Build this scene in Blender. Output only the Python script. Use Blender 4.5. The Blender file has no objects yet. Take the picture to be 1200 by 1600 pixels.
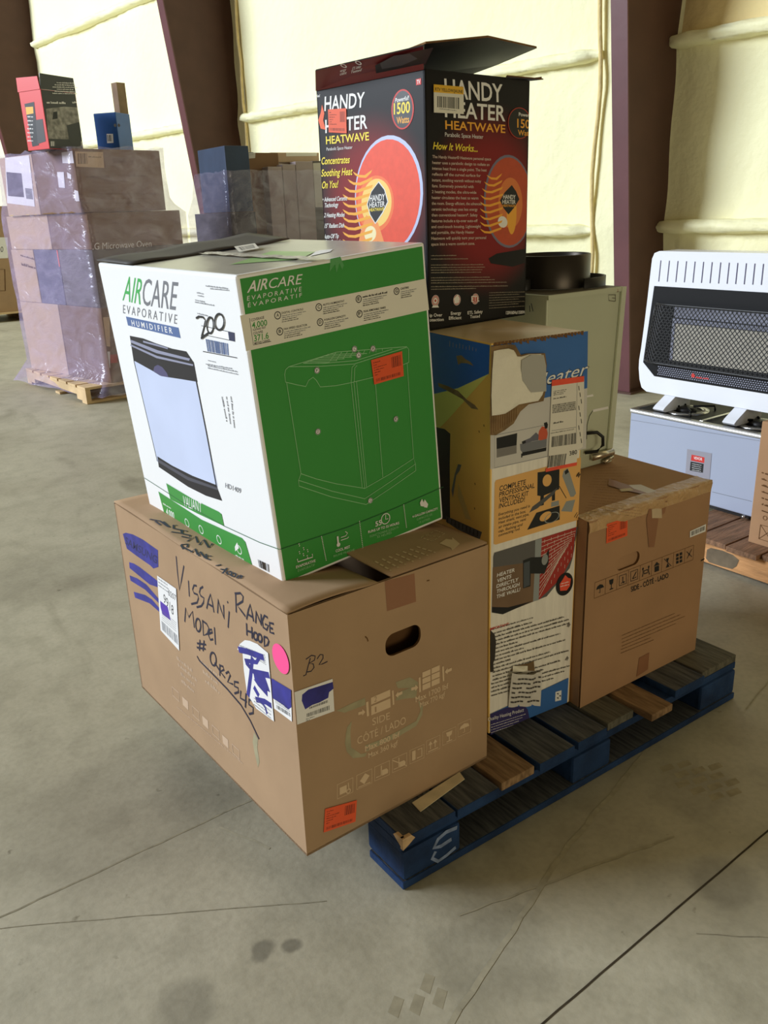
import bpy, bmesh, math, random
from mathutils import Vector, Matrix
random.seed(7)
SC = bpy.context.scene
COL = SC.collection
V = Vector
# ------------------------------------------------------------------ camera
F_PX = 1320.28
YAW, PITCH, ROLL = -0.6099, 0.3448, -0.0376
CAM = V((-0.8433, -1.1829, 1.4030))
RCAM = Matrix.Rotation(YAW, 3, 'Z') @ Matrix.Rotation(math.pi / 2 - PITCH, 3, 'X') @ Matrix.Rotation(ROLL, 3, 'Z')
cd = bpy.data.cameras.new('camera')
cam = bpy.data.objects.new('camera', cd)
COL.objects.link(cam)
cam.matrix_world = Matrix.Translation(CAM) @ RCAM.to_4x4()
cd.sensor_fit = 'VERTICAL'
cd.sensor_height = 24.0
cd.lens = 24.0 * F_PX / 1600.0
cd.clip_start = 0.05
SC.camera = cam
# ------------------------------------------------------------------ light and exposure
W = bpy.data.worlds.new('warehouse_ambient')
SC.world = W
W.use_nodes = True
bg = W.node_tree.nodes['Background']
bg.inputs[0].default_value = (1.0, 0.82, 0.46, 1)
bg.inputs[1].default_value = 0.15
def area(name, loc, target, sx, sy, power, col):
    l = bpy.data.lights.new(name, 'AREA')
    l.shape = 'RECTANGLE'; l.size = sx; l.size_y = sy; l.energy = power; l.color = col
    o = bpy.data.objects.new(name, l); COL.objects.link(o)
    o.location = loc
    o.rotation_euler = (V(target) - V(loc)).to_track_quat('-Z', 'Y').to_euler()
    return o
# daylight through the big roll-up door in the far left part of the hall
area('roll_up_door_daylight', (-17.0, 13.5, 10.0), (2.5, 3.0, 0.8), 9.0, 7.5, 7300, (0.86, 0.95, 1.06))
# added weak warm fill lamp behind the camera, lifts the front faces
area('rear_fill_light', (-0.5, -8.5, 1.5), (0.6, 0.5, 0.9), 4.5, 2.4, 150, (1.0, 0.88, 0.62))
SC.view_settings.view_transform = 'Standard'
SC.view_settings.look = 'None'
SC.view_settings.gamma = 1
SC.view_settings.exposure = 0.0
SC.view_settings.use_curve_mapping = False

# ------------------------------------------------------------------ helpers
def ray(p):
    return RCAM @ V((p[0] - 600, -(p[1] - 800), -F_PX))
def on_plane(p, P, n):                       # a point measured in the photo, on a known plane of the place
    d = ray(p); n = V(n)
    return CAM + d * ((V(P) - CAM).dot(n) / d.dot(n))
def on_z(p, z=0.0): return on_plane(p, (0, 0, z), (0, 0, 1))
def zm(x0, y0, s):                           # detail measurements: enlarged crop -> photo
    return lambda x, y: (x0 + x / s, y0 + y / s)
def lin(c):
    c = c / 255.0
    return c / 12.92 if c <= 0.04045 else ((c + 0.055) / 1.055) ** 2.4
def rgb(c): return (lin(c[0]), lin(c[1]), lin(c[2]), 1)
MATS = {}
def M(name, c, rough=0.6, var=0.0, scale=6.0, bump=0.0, metal=0.0, spec=0.4, bscale=None, stretch=None, c2=None, coat=0.0):
    if name in MATS: return MATS[name]
    m = bpy.data.materials.new(name); MATS[name] = m; m.use_nodes = True
    nt = m.node_tree; b = nt.nodes['Principled BSDF']
    b.inputs['Base Color'].default_value = rgb(c)
    b.inputs['Roughness'].default_value = rough
    b.inputs['Metallic'].default_value = metal
    b.inputs['Specular IOR Level'].default_value = spec
    b.inputs['Coat Weight'].default_value = coat
    m.diffuse_color = rgb(c)
    if var or bump or c2:
        tc = nt.nodes.new('ShaderNodeTexCoord'); mp = nt.nodes.new('ShaderNodeMapping')
        nt.links.new(tc.outputs['Object'], mp.inputs[0])
        if stretch: mp.inputs['Scale'].default_value = stretch
    if var or c2:
        no = nt.nodes.new('ShaderNodeTexNoise'); no.inputs['Scale'].default_value = scale; no.inputs['Detail'].default_value = 6
        nt.links.new(mp.outputs[0], no.inputs['Vector'])
        cr = nt.nodes.new('ShaderNodeValToRGB')
        a = rgb(c); e = rgb(c2) if c2 else tuple(max(0, x * (1 - var)) for x in a[:3]) + (1,)
        h = a if c2 else tuple(min(1, x * (1 + var * 0.6)) for x in a[:3]) + (1,)
        cr.color_ramp.elements[0].color = e; cr.color_ramp.elements[1].color = h
        cr.color_ramp.elements[0].position = 0.34; cr.color_ramp.elements[1].position = 0.66
        nt.links.new(no.outputs['Fac'], cr.inputs[0]); nt.links.new(cr.outputs[0], b.inputs['Base Color'])
    if bump:
        nb = nt.nodes.new('ShaderNodeTexNoise'); nb.inputs['Scale'].default_value = bscale or scale * 3; nb.inputs['Detail'].default_value = 5
        nt.links.new(mp.outputs[0], nb.inputs['Vector'])
        bp = nt.nodes.new('ShaderNodeBump'); bp.inputs['Strength'].default_value = bump; bp.inputs['Distance'].default_value = 0.02
        nt.links.new(nb.outputs['Fac'], bp.inputs['Height']); nt.links.new(bp.outputs[0], b.inputs['Normal'])
    return m

def thing(name, label, cat, loc=(0, 0, 0), group=None):
    o = bpy.data.objects.new(name, None); COL.objects.link(o)
    o.location = loc; o.empty_display_size = 0.1
    tag(o, label, cat, group)
    return o
def tag(o, label, cat, group=None, kind=None):
    o['label'] = label; o['category'] = cat
    if group: o['group'] = group
    if kind: o['kind'] = kind
    return o
def base_of(o):
    p = V((0, 0, 0))
    while o is not None: p += o.location; o = o.parent
    return p

class MB:
    """collects shapes in world metres, links them as ONE mesh object"""
    def __init__(s): s.v = []; s.f = []; s.m = []; s.mats = []; s.sm = []
    def mi(s, m):
        if m not in s.mats: s.mats.append(m)
        return s.mats.index(m)
    def add(s, vs, fs, m, smooth=False):
        k = len(s.v); s.v += [V(a) for a in vs]; i = s.mi(m)
        for f in fs: s.f.append([k + a for a in f]); s.m.append(i); s.sm.append(smooth)
    def poly(s, pts, m): s.add(pts, [list(range(len(pts)))], m)
    def hexa(s, c, m, mats=None):
        """c[i][j][k] corners by x,y,z ; mats dict left front right back top bottom"""
        vs = [c[i][j][k] for i in (0, 1) for j in (0, 1) for k in (0, 1)]
        F = dict(left=(0, 1, 3, 2), right=(4, 6, 7, 5), front=(0, 4, 5, 1), back=(2, 3, 7, 6), bottom=(0, 2, 6, 4), top=(1, 5, 7, 3))
        k = len(s.v); s.v += [V(a) for a in vs]
        for n, f in F.items():
            s.f.append([k + a for a in f]); s.m.append(s.mi((mats or {}).get(n, m))); s.sm.append(False)
    def box(s, lo, hi, m, mats=None):
        s.hexa([[[V((x, y, z)) for z in (lo[2], hi[2])] for y in (lo[1], hi[1])] for x in (lo[0], hi[0])], m, mats)
    def prism(s, pts, ext, m, side=None):
        n = len(pts); ext = V(ext)
        s.add([V(p) for p in pts] + [V(p) + ext for p in pts], [list(range(n))[::-1], list(range(n, 2 * n))], m)
        s.add([V(p) for p in pts] + [V(p) + ext for p in pts], [[i, (i + 1) % n, n + (i + 1) % n, n + i] for i in range(n)], side or m)
    def tube(s, pts, r, m, n=10, closed=False):
        pts = [V(p) for p in pts]; rings = []
        N = len(pts)
        for i, p in enumerate(pts):
            a = pts[(i - 1) % N] if (closed or i) else p; b = pts[(i + 1) % N] if (closed or i < N - 1) else p
            t = (b - a).normalized(); q = V((0, 0, 1)) if abs(t.z) < 0.9 else V((1, 0, 0))
            x = t.cross(q).normalized(); y = t.cross(x)
            rr = r[i] if isinstance(r, (list, tuple)) else r
            rings.append([p + (x * math.cos(2 * math.pi * k / n) + y * math.sin(2 * math.pi * k / n)) * rr for k in range(n)])
        vs = [v for q in rings for v in q]; fs = []
        for i in range(N if closed else N - 1):
            j = (i + 1) % N
            for k in range(n): fs.append([i * n + k, i * n + (k + 1) % n, j * n + (k + 1) % n, j * n + k])
        if not closed: fs += [list(range(n))[::-1], list(range((N - 1) * n, N * n))]
        s.add(vs, fs, m, True)
    def lathe(s, c, prof, m, n=40, a0=0, a1=2 * math.pi):
        c = V(c); full = abs(a1 - a0 - 2 * math.pi) < 1e-6; k = n if full else n + 1
        vs = [c + V((r * math.cos(a0 + (a1 - a0) * i / n), r * math.sin(a0 + (a1 - a0) * i / n), z)) for r, z in prof for i in range(k)]
        fs = []
        for j in range(len(prof) - 1):
            for i in range(n): fs.append([j * k + i, j * k + (i + 1) % k, (j + 1) * k + (i + 1) % k, (j + 1) * k + i])
        s.add(vs, fs, m, True)
    def grid(s, fn, nu, nv, m, smooth=True):
        vs = [fn(i / nu, j / nv) for j in range(nv + 1) for i in range(nu + 1)]
        fs = [[j * (nu + 1) + i, j * (nu + 1) + i + 1, (j + 1) * (nu + 1) + i + 1, (j + 1) * (nu + 1) + i] for j in range(nv) for i in range(nu)]
        s.add(vs, fs, m, smooth)
    def build(s, name, parent=None, bevel=0.0, seg=2, label=None, solid=0.0):
        off = base_of(parent) if parent else V((0, 0, 0))
        me = bpy.data.meshes.new(name)
        me.from_pydata([v - off for v in s.v], [], s.f)
        for m in s.mats: me.materials.append(m)
        me.polygons.foreach_set('material_index', s.m); me.polygons.foreach_set('use_smooth', s.sm)
        me.update()
        if bevel or solid:
            bm = bmesh.new(); bm.from_mesh(me)
            if bevel:
                bmesh.ops.recalc_face_normals(bm, faces=bm.faces)
                bmesh.ops.bevel(bm, geom=[e for e in bm.edges if not e.is_boundary and e.calc_face_angle(0) > 0.5], offset=bevel, segments=seg, affect='EDGES', profile=0.6)
            if solid: bmesh.ops.solidify(bm, geom=bm.faces[:], thickness=solid)
            bm.to_mesh(me); bm.free()
        o = bpy.data.objects.new(name, me); COL.objects.link(o)
        if parent: o.parent = parent
        if label: o['label'] = label
        return o

# --- lettering: one glyph mesh per character, laid out by its own advance
CH = sorted(set('ABCDEFGHIJKLMNOPQRSTUVWXYZabcdefghijklmnopqrstuvwxyz0123456789.,:;!?/-*%$"\'()&#+ÔÉé®•'))
GL = {}
def _glyphs(bold):
    tmp = []
    def mk(t):
        c = bpy.data.curves.new('t', 'FONT'); c.body = t; c.resolution_u = 3; c.offset = 0.016 if bold else 0.0
        o = bpy.data.objects.new('t', c); COL.objects.link(o); tmp.append(o); return o
    a = {c: (mk(c), mk('I' + c + 'I')) for c in CH}; ii = mk('II')
    bpy.context.view_layer.update(); dg = bpy.context.evaluated_depsgraph_get()
    def mesh(o):
        e = o.evaluated_get(dg); m = e.to_mesh()
        r = ([tuple(v.co[:2]) for v in m.vertices], [list(p.vertices) for p in m.polygons]); e.to_mesh_clear(); return r
    w = lambda o: max(v[0] for v in mesh(o)[0])
    w0 = w(ii)
    for c, (o1, o2) in a.items(): GL[(c, bold)] = (*mesh(o1), w(o2) - w0)
    for o in tmp:
        d = o.data; bpy.data.objects.remove(o); bpy.data.curves.remove(d)
_glyphs(False); _glyphs(True)
CAPH = {b: max(v[1] for v in GL[('H', b)][0]) for b in (False, True)}

class Face:
    def __init__(s, bl, br, tl):
        s.o = V(bl); s.u = V(br) - V(bl); s.w = s.u.length; s.u.normalize()
        n = s.u.cross(V(tl) - V(bl)).normalized(); s.n = n; s.v = n.cross(s.u); s.h = (V(tl) - V(bl)).dot(s.v)
    def px(s, p): return on_plane(p, s.o, s.n)
    def at(s, u, v): return s.o + s.u * u + s.v * v
    def uv(s, P): d = V(P) - s.o; return d.dot(s.u), d.dot(s.v)

class Print(MB):
    """flat printing, tape and labels on a face: z is a function from measured detail to the photo"""
    def __init__(s, face, z=lambda x, y: (x, y), d0=0.0004):
        super().__init__(); s.fc = face; s.z = z; s.k = 0; s.d0 = d0; s.clip = None
    def P(s, p):
        q = s.fc.px(s.z(*p))
        if s.clip:
            u, v = s.fc.uv(q); q = s.fc.at(min(max(u, 0.002), s.fc.w - 0.002), min(max(v, 0.002), s.fc.h - 0.002))
        return q
    def off(s): s.k += 1; return s.fc.n * (s.d0 + s.k * 0.000012)
    def pg(s, pts, m):
        o = s.off(); s.poly([s.P(p) + o for p in pts], m)
    def ell(s, c, pu, pv, m, n=36, ring=None):
        """ellipse: centre, a measured point on its horizontal and on its vertical radius"""
        C = s.P(c) if not s.clip else s.fc.px(s.z(*c)); cl = s.clip
        s.clip = None; a = s.P(pu) - C; b = s.P(pv) - C; s.clip = cl; o = s.off()
        def q(t, f=1.0):
            r = C + (a * math.cos(t) + b * math.sin(t)) * f
            if s.clip:
                u, v = s.fc.uv(r); r = s.fc.at(min(max(u, 0.002), s.fc.w - 0.002), min(max(v, 0.002), s.fc.h - 0.002))
            return r + o
        if ring is None: s.poly([q(2 * math.pi * i / n) for i in range(n)], m)
        else:
            for i in range(n):
                t, t2 = 2 * math.pi * i / n, 2 * math.pi * (i + 1) / n
                s.poly([q(t), q(t2), q(t2, ring), q(t, ring)], m)
    def circ(s, c, r, m, ring=None):
        C = s.fc.px(s.z(*c)); o = s.off(); n = 24
        q = lambda t, f=1: C + (s.fc.u * math.cos(t) + s.fc.v * math.sin(t)) * r * f + o
        if ring is None: s.poly([q(2 * math.pi * i / n) for i in range(n)], m)
        else:
            for i in range(n): s.poly([q(2 * math.pi * i / n), q(2 * math.pi * (i + 1) / n), q(2 * math.pi * (i + 1) / n, ring), q(2 * math.pi * i / n, ring)], m)
    def text(s, t, p0, p1, pt, m, bold=True, spacing=0.0):
        a = s.fc.px(s.z(*p0)); ex = s.fc.px(s.z(*p1)) - a; ey = s.fc.px(s.z(*pt)) - a; o = s.off()
        x = 0; pieces = []
        for c in t:
            if c == ' ': x += 0.28 + spacing; continue
            g = GL.get((c, bold)) or GL[('-', bold)]
            pieces.append((x, g)); x += g[2] + spacing
        xs = [v[0] + q for q, g in pieces for v in g[0]]
        x0, x1 = min(xs), max(xs)
        for q, g in pieces:
            pts = [a + ex * ((v[0] + q - x0) / (x1 - x0)) + ey * (v[1] / CAPH[bold]) for v in g[0]]
            if s.clip: pts = [s.fc.at(min(max(u, 0.002), s.fc.w - 0.002), v) for u, v in map(s.fc.uv, pts)]
            s.add([q_ + o for q_ in pts], g[1], m)
    def st(s, pts, w, m, closed=False):
        """a drawn stroke, w wide in metres"""
        o = s.off(); Q = [s.P(p) for p in pts]; n = s.fc.n; N = len(Q); L = []; R = []
        for i in range(N):
            a = Q[i - 1] if (i or closed) else Q[i]; b = Q[(i + 1) % N] if (i < N - 1 or closed) else Q[i]
            t = (b - a).normalized(); d = n.cross(t).normalized() * w / 2
            L.append(Q[i] + d + o); R.append(Q[i] - d + o)
        for i in range(N if closed else N - 1):
            j = (i + 1) % N; s.poly([R[i], R[j], L[j], L[i]], m)
    def oval(s, c, rx, ry, w, m, tilt=0):
        s.st([(c[0] + rx * math.cos(2 * math.pi * k / 18), c[1] + ry * math.sin(2 * math.pi * k / 18) + tilt * math.cos(2 * math.pi * k / 18)) for k in range(18)], w, m, True)
    def barcode(s, q, m, n=26):
        """q: tl tr br bl measured"""
        A = [s.P(p) for p in q]; o = s.off(); t = 0; rnd = random.Random(n + len(s.f))
        while t < 1:
            w = rnd.choice((0.35, 0.5, 0.9)) / n; e = min(1, t + w)
            a, b = A[0].lerp(A[1], t), A[0].lerp(A[1], e); d, c = A[3].lerp(A[2], t), A[3].lerp(A[2], e)
            s.poly([d + o, c + o, b + o, a + o], m); t = e + rnd.choice((0.35, 0.5, 0.7)) / n
    def greek(s, p0, p1, h, m, fill=0.62, seed=0):
        """a row of print too small to read: short marks along the line"""
        A, B = s.P(p0), s.P(p1); o = s.off(); L = (B - A).length; e = (B - A) / L; rnd = random.Random(seed + int(L * 1e5))
        up = s.fc.n.cross(e); t = 0
        lw = h * 0.40
        while t < L - lw:
            for _ in range(rnd.randint(2, 8)):
                if t > L - lw: break
                k = h * fill * rnd.choice((0.8, 0.8, 0.85, 1.25)); w = lw * rnd.choice((0.6, 1.0, 1.0, 1.3))
                s.poly([A + e * t + o, A + e * (t + w) + o, A + e * (t + w) + up * k + o, A + e * t + up * k + o], m); t += w + h * 0.13
            t += h * 0.38
    def frame(s, q, w, m): s.st(q, w, m, True)

def corners(loc, a, w, d, h, tilt=0, roll=0, scale=None):
    R = Matrix.Rotation(a, 3, 'Z') @ Matrix.Rotation(roll, 3, 'Y') @ Matrix.Rotation(tilt, 3, 'X')
    c = [[[R @ V((x, y, z)) + V(loc) for z in (0, h)] for y in (0, d)] for x in (0, w)]
    if scale:
        c = [[[CAM + (p - CAM) * scale for p in q] for q in r] for r in c]
    return c
def left_face(c): return Face(c[0][1][0], c[0][0][0], c[0][1][1])
def front_face(c): return Face(c[0][0][0], c[1][0][0], c[0][0][1])
def top_face(c): return Face(c[0][0][1], c[1][0][1], c[0][1][1])
def holed_panel(mb, face, hole, t, m, rim):
    """upright panel of a carton with a rounded hole; hole = (cu, cv, half width, half height, radius)"""
    cu, cv, hw, hh, r = hole; loop = []
    for sx, sy, a0 in ((1, 1, 0), (-1, 1, 90), (-1, -1, 180), (1, -1, 270)):
        for k in range(7):
            a = math.radians(a0 + 15 * k)
            loop.append((cu + sx * (hw - r) + r * math.cos(a), cv + sy * (hh - r) + r * math.sin(a)))
    full = []
    for i, a in enumerate(loop):
        b = loop[(i + 1) % len(loop)]; full.append(a)
        if i % 7 == 6: full += [(a[0] + (b[0] - a[0]) * k / 8, a[1] + (b[1] - a[1]) * k / 8) for k in range(1, 8)]
    loop = full; out = []
    for (u, v) in loop:
        du, dv = u - cu, v - cv
        k = min(((face.w - cu) / du if du > 0 else -cu / du) if abs(du) > 1e-9 else 1e9, ((face.h - cv) / dv if dv > 0 else -cv / dv) if abs(dv) > 1e-9 else 1e9)
        out.append((cu + du * k, cv + dv * k))
    # corner fill
    n = len(loop)
    for dz, flip in ((0, False), (-t, True)):
        for i in range(n):
            j = (i + 1) % n
            q = [face.at(*loop[i]), face.at(*out[i]), face.at(*out[j]), face.at(*loop[j])]
            a, b = out[i], out[j]
            if abs(a[0] - b[0]) > 1e-6 and abs(a[1] - b[1]) > 1e-6:
                cu2 = face.w if max(a[0], b[0]) > face.w - 1e-6 else 0; cv2 = face.h if max(a[1], b[1]) > face.h - 1e-6 else 0
                q.insert(2, face.at(cu2, cv2))
            q = [p + face.n * dz for p in q]
            mb.poly(q[::-1] if flip else q, m)
    for i in range(n):
        j = (i + 1) % n; a, b = face.at(*loop[i]), face.at(*loop[j])
        mb.poly([a, b, b - face.n * t, a - face.n * t], rim)
def sheet(mb, pts, t, m, edge=None):
    """a flat piece of board t thick"""
    pts = [V(p) for p in pts]; n = (pts[1] - pts[0]).cross(pts[2] - pts[0]).normalized()
    mb.prism(pts, n * t, m, edge or m)

# ------------------------------------------------------------------ materials
KRAFT = M('kraft_board', (172, 142, 111), 0.85, 0.07, 5, 0.06, spec=0.2)
KRAFT2 = M('kraft_board_brown', (170, 132, 98), 0.85, 0.07, 5, 0.06, spec=0.2)
KEDGE = M('kraft_board_edge', (120, 88, 58), 0.9, 0.25, 60, spec=0.1)
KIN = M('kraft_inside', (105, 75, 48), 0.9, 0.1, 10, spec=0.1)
WHITE = M('white_print_board', (246, 246, 246), 0.42, 0.01, 3, 0.02, spec=0.5)
GREEN = M('green_print_board', (56, 150, 62), 0.42, 0.05, 3, 0.05, spec=0.5)
GREEN_L = M('light_green_ink', (66, 178, 88), 0.45)
DKGREEN = M('dark_green_ink', (40, 95, 58), 0.5)
LINEGREEN = M('pale_line_ink', (150, 205, 150), 0.5)
CREAM = M('cream_ink', (232, 228, 214), 0.5)
INK = M('black_ink', (28, 28, 30), 0.5)
GREY = M('grey_ink', (120, 122, 128), 0.5)
BLUEGREY = M('slate_blue_ink', (88, 112, 160), 0.5)
PEN = M('blue_black_marker', (30, 28, 52), 0.5)
BLUEPEN = M('blue_marker', (52, 50, 140), 0.5, 0.25, 25)
PAPER = M('label_paper', (236, 234, 232), 0.6)
ORANGE = M('orange_sticker', (236, 92, 48), 0.5, 0.04, 8)
ORINK = M('brown_sticker_ink', (120, 45, 25), 0.6)
PINK = M('pink_dot_sticker', (255, 84, 150), 0.5)
FADED = M('pale_carton_ink', (214, 186, 152), 0.8)
FADE2 = M('pale_lilac_carton_ink', (198, 170, 142), 0.8)
TAPE = M('brown_tape', (150, 104, 74), 0.35, 0.06, 8, spec=0.6)
TAPEL = M('clear_tape', (206, 182, 150), 0.25, 0.1, 12, spec=0.6)
SCUFF = M('greenish_scuff', (165, 156, 124), 0.9, 0.12, 30)
BLACKB = M('black_print_board', (30, 26, 26), 0.38, 0.15, 3, 0.04, spec=0.5)
WINK = M('white_ink', (240, 238, 234), 0.5)
YEL = M('yellow_ink', (252, 226, 70), 0.5)
YELO = M('amber_ink', (248, 176, 60), 0.5)
CORAL = M('coral_red_ink', (240, 88, 62), 0.5, 0.06, 60)
RED = M('red_ink', (205, 50, 42), 0.5)
WOOD = M('bare_pine', (190, 150, 108), 0.8, 0.3, 5, 0.15, stretch=(1.2, 14, 14))
WOODX = M('grey_pine', (170, 142, 110), 0.85, 0.3, 5, 0.15, stretch=(14, 1.2, 14))
FOAM = M('white_packing_foam', (238, 232, 214), 0.9, 0.04, 15, 0.6, bscale=18)

# ------------------------------------------------------------------ floor
def floor_material():
    m = bpy.data.materials.new('worn_concrete'); m.use_nodes = True; nt = m.node_tree; N = nt.nodes.new; L = nt.links.new
    b = nt.nodes['Principled BSDF']; tc = N('ShaderNodeTexCoord')
    def noise(scale, det, st=None, dist=0.0):
        n = N('ShaderNodeTexNoise'); n.inputs['Scale'].default_value = scale; n.inputs['Detail'].default_value = det; n.inputs['Distortion'].default_value = dist
        mp = N('ShaderNodeMapping'); L(tc.outputs['Object'], mp.inputs[0]); L(mp.outputs[0], n.inputs['Vector'])
        if st: mp.inputs['Scale'].default_value = st
        return n.outputs['Fac']
    def ramp(f, p0, c0, p1, c1):
        r = N('ShaderNodeValToRGB'); e = r.color_ramp.elements
        e[0].position = p0; e[1].position = p1; e[0].color = (*c0, 1); e[1].color = (*c1, 1); L(f, r.inputs[0]); return r.outputs[0]
    def mul(a, c, f=1.0):
        x = N('ShaderNodeMix'); x.data_type = 'RGBA'; x.blend_type = 'MULTIPLY'; x.inputs['Factor'].default_value = f
        L(a, x.inputs[6]); L(c, x.inputs[7]); return x.outputs[2]
    col = ramp(noise(1.1, 5, None, 0.6), 0.34, rgb((166, 158, 136))[:3], 0.68, rgb((188, 181, 158))[:3])
    col = mul(col, ramp(noise(9, 8), 0.30, (0.84, 0.84, 0.83), 0.55, (1, 1, 1)))
    col = mul(col, ramp(noise(60, 4), 0.30, (0.90, 0.90, 0.90), 0.6, (1, 1, 1)))
    col = mul(col, ramp(noise(3.2, 6, (1.0, 0.35, 1), 0.8), 0.26, (0.70, 0.69, 0.66), 0.42, (1, 1, 1)))
    col = mul(col, ramp(noise(26, 3), 0.22, (0.55, 0.54, 0.50), 0.30, (1, 1, 1)))
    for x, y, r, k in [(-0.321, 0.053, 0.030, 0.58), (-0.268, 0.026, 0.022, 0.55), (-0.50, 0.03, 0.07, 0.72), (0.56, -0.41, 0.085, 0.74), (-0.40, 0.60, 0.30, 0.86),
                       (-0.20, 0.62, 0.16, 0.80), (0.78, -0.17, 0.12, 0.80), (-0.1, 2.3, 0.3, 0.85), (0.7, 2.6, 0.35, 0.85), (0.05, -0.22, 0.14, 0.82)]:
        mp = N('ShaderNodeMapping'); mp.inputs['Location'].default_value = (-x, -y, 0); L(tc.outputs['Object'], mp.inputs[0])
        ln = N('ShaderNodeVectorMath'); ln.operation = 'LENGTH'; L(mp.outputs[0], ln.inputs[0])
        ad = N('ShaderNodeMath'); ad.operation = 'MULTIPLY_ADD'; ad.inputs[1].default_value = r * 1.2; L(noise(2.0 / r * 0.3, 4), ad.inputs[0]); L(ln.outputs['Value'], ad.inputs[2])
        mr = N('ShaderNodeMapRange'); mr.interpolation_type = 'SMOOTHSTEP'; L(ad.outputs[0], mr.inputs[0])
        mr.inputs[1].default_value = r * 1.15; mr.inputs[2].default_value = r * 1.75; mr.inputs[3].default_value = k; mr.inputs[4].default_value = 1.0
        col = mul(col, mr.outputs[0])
    L(col, b.inputs['Base Color'])
    rr = N('ShaderNodeMapRange'); L(noise(4, 6), rr.inputs[0]); rr.inputs[3].default_value = 0.42; rr.inputs[4].default_value = 0.68; L(rr.outputs[0], b.inputs['Roughness'])
    b.inputs['Specular IOR Level'].default_value = 0.4
    bp = N('ShaderNodeBump'); bp.inputs['Strength'].default_value = 0.12; bp.inputs['Distance'].default_value = 0.01; L(noise(45, 5), bp.inputs['Height']); L(bp.outputs[0], b.inputs['Normal'])
    return m
CONC = floor_material()
JOINT = M('joint_dirt', (62, 52, 34), 0.95, 0.3, 40)
CRACK = M('crack_dirt', (146, 138, 114), 0.95, 0.3, 40)
SMEAR = M('floor_smear', (164, 156, 132), .9, .15, 40)
TREAD = M('tyre_mark', (158, 149, 124), 0.9, 0.15, 40)
fl = MB()
fl.poly([(-9, -7, 0), (5.6, -7, 0), (5.6, 24, 0), (-9, 24, 0)], CONC)
ZS = [0.0004]
def strip(mb, pts, w, m, jit=0.0):
    ZS[0] += 0.00006; z = ZS[0]
    P = [V((p[0], p[1], z)) for p in pts]; Q = []
    for a, b in zip(P, P[1:]):
        n = max(1, int((b - a).length / 0.04)) if jit else 1
        Q += [a.lerp(b, i / n) + V((random.uniform(-jit, jit), random.uniform(-jit, jit), 0)) for i in range(n)]
    Q.append(P[-1])
    for i in range(len(Q) - 1):
        d = (Q[i + 1] - Q[i]).normalized().cross(V((0, 0, 1))) * w / 2
        mb.poly([Q[i] - d, Q[i + 1] - d, Q[i + 1] + d, Q[i] + d], m)
strip(fl, [(-3, -0.53), (0.011, -0.404), (0.783, -0.371), (5.2, -0.18)], 0.0045, JOINT, jit=0.0004)
strip(fl, [(-3.0, 0.447), (-0.73, 0.474), (-0.12, 0.484), (0.3, 0.49)], 0.005, CRACK, jit=0.002)
strip(fl, [(-0.74, 0.445), (-0.45, 0.27), (-0.149, 0.083)], 0.0022, CRACK, jit=0.0015)
strip(fl, [(-0.23, 0.44), (-0.17, 0.30)], 0.007, SMEAR, jit=0.003)
strip(fl, [(-0.25, -0.35), (0.35, -0.13), (0.9, 0.02)], 0.012, SMEAR, jit=0.003)
strip(fl, [(0.05, -0.12), (0.6, -0.25)], 0.005, SMEAR, jit=0.003)
strip(fl, [(0.9, -0.9), (0.40, -0.45)], 0.0016, CRACK, jit=0.002)
strip(fl, [(1.2, -0.05), (3.0, 0.35)], 0.004, SMEAR, jit=0.002)
for cx, cy, rows, cols, ang in ((0.80, -0.165, 5, 3, -0.35), (-0.15, -0.21, 3, 2, 0.5)):
    for i in range(rows):
        for j in range(cols):
            if (i, j) in ((0, 0), (rows - 1, cols - 1)): continue
            R = Matrix.Rotation(ang, 3, 'Z'); w, h = 0.040, 0.026
            q = [R @ V((j * 0.050 + a - 0.05 + (i % 2) * 0.02, i * 0.034 + b - 0.07, 0)) for a, b in ((0, 0), (w, 0.006), (w, h), (0.003, h - 0.004))]
            fl.poly([(cx + p.x, cy + p.y, 0.0003) for p in q], TREAD)
o = fl.build('floor'); tag(o, 'worn grey concrete warehouse floor with joints, cracks and stains', 'floor', kind='structure')

# ------------------------------------------------------------------ sprayed-foam wall (its own frame: x out of the hall, y along the wall)
WA = math.atan(0.1143); WO = V((4.70, 3.0, 0)); WR = Matrix.Rotation(WA, 3, 'Z')
def wl(x, y, z): return WR @ V((x, y, z)) + WO
FOAMW = M('sprayed_foam', (255, 250, 206), 0.9, 0.03, 1.2, 0.6, spec=0.15, bscale=11)
FOAMO = M('sprayed_foam_aged', (255, 230, 170), 0.9, 0.08, 2.5, 0.8, spec=0.15, bscale=9)
def nz(y, z, s=1.0):
    return (math.sin(2.1 * y * s + 1.3) * math.cos(1.7 * z * s + .4) + 0.5 * math.sin(5.3 * y * s + z * 2.1) + 0.35 * math.cos(8.7 * z * s - 3 * y))
w = MB()
COLS = (0.035, 5.66, 11.26)
def foam_x(y, z):
    x = 0.045 + 0.02 * nz(y, z)
    for c in COLS: x += 0.06 * math.exp(-((y - c) / 0.16) ** 2)
    for g in (1.21, 2.43, 3.98): x -= 0.02 * math.exp(-((z - g) / 0.14) ** 2)
    return x
def wp(u, v, z0, z1): y = -4.2 + u * 21; z = z0 + (z1 - z0) * v; return wl(foam_x(y, z), y, z)
w.grid(lambda u, v: wp(u, v, 0, 2.45), 210, 34, FOAMW)
w.grid(lambda u, v: wl(foam_x(-4.2 + u * 4.2, 2.45 + 4.4 * v), -4.2 + u * 4.2, 2.45 + 4.4 * v), 50, 30, FOAMO)
w.grid(lambda u, v: wl(foam_x(u * 16.8, 2.45 + 4.4 * v), u * 16.8, 2.45 + 4.4 * v), 160, 30, FOAMW)
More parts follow.
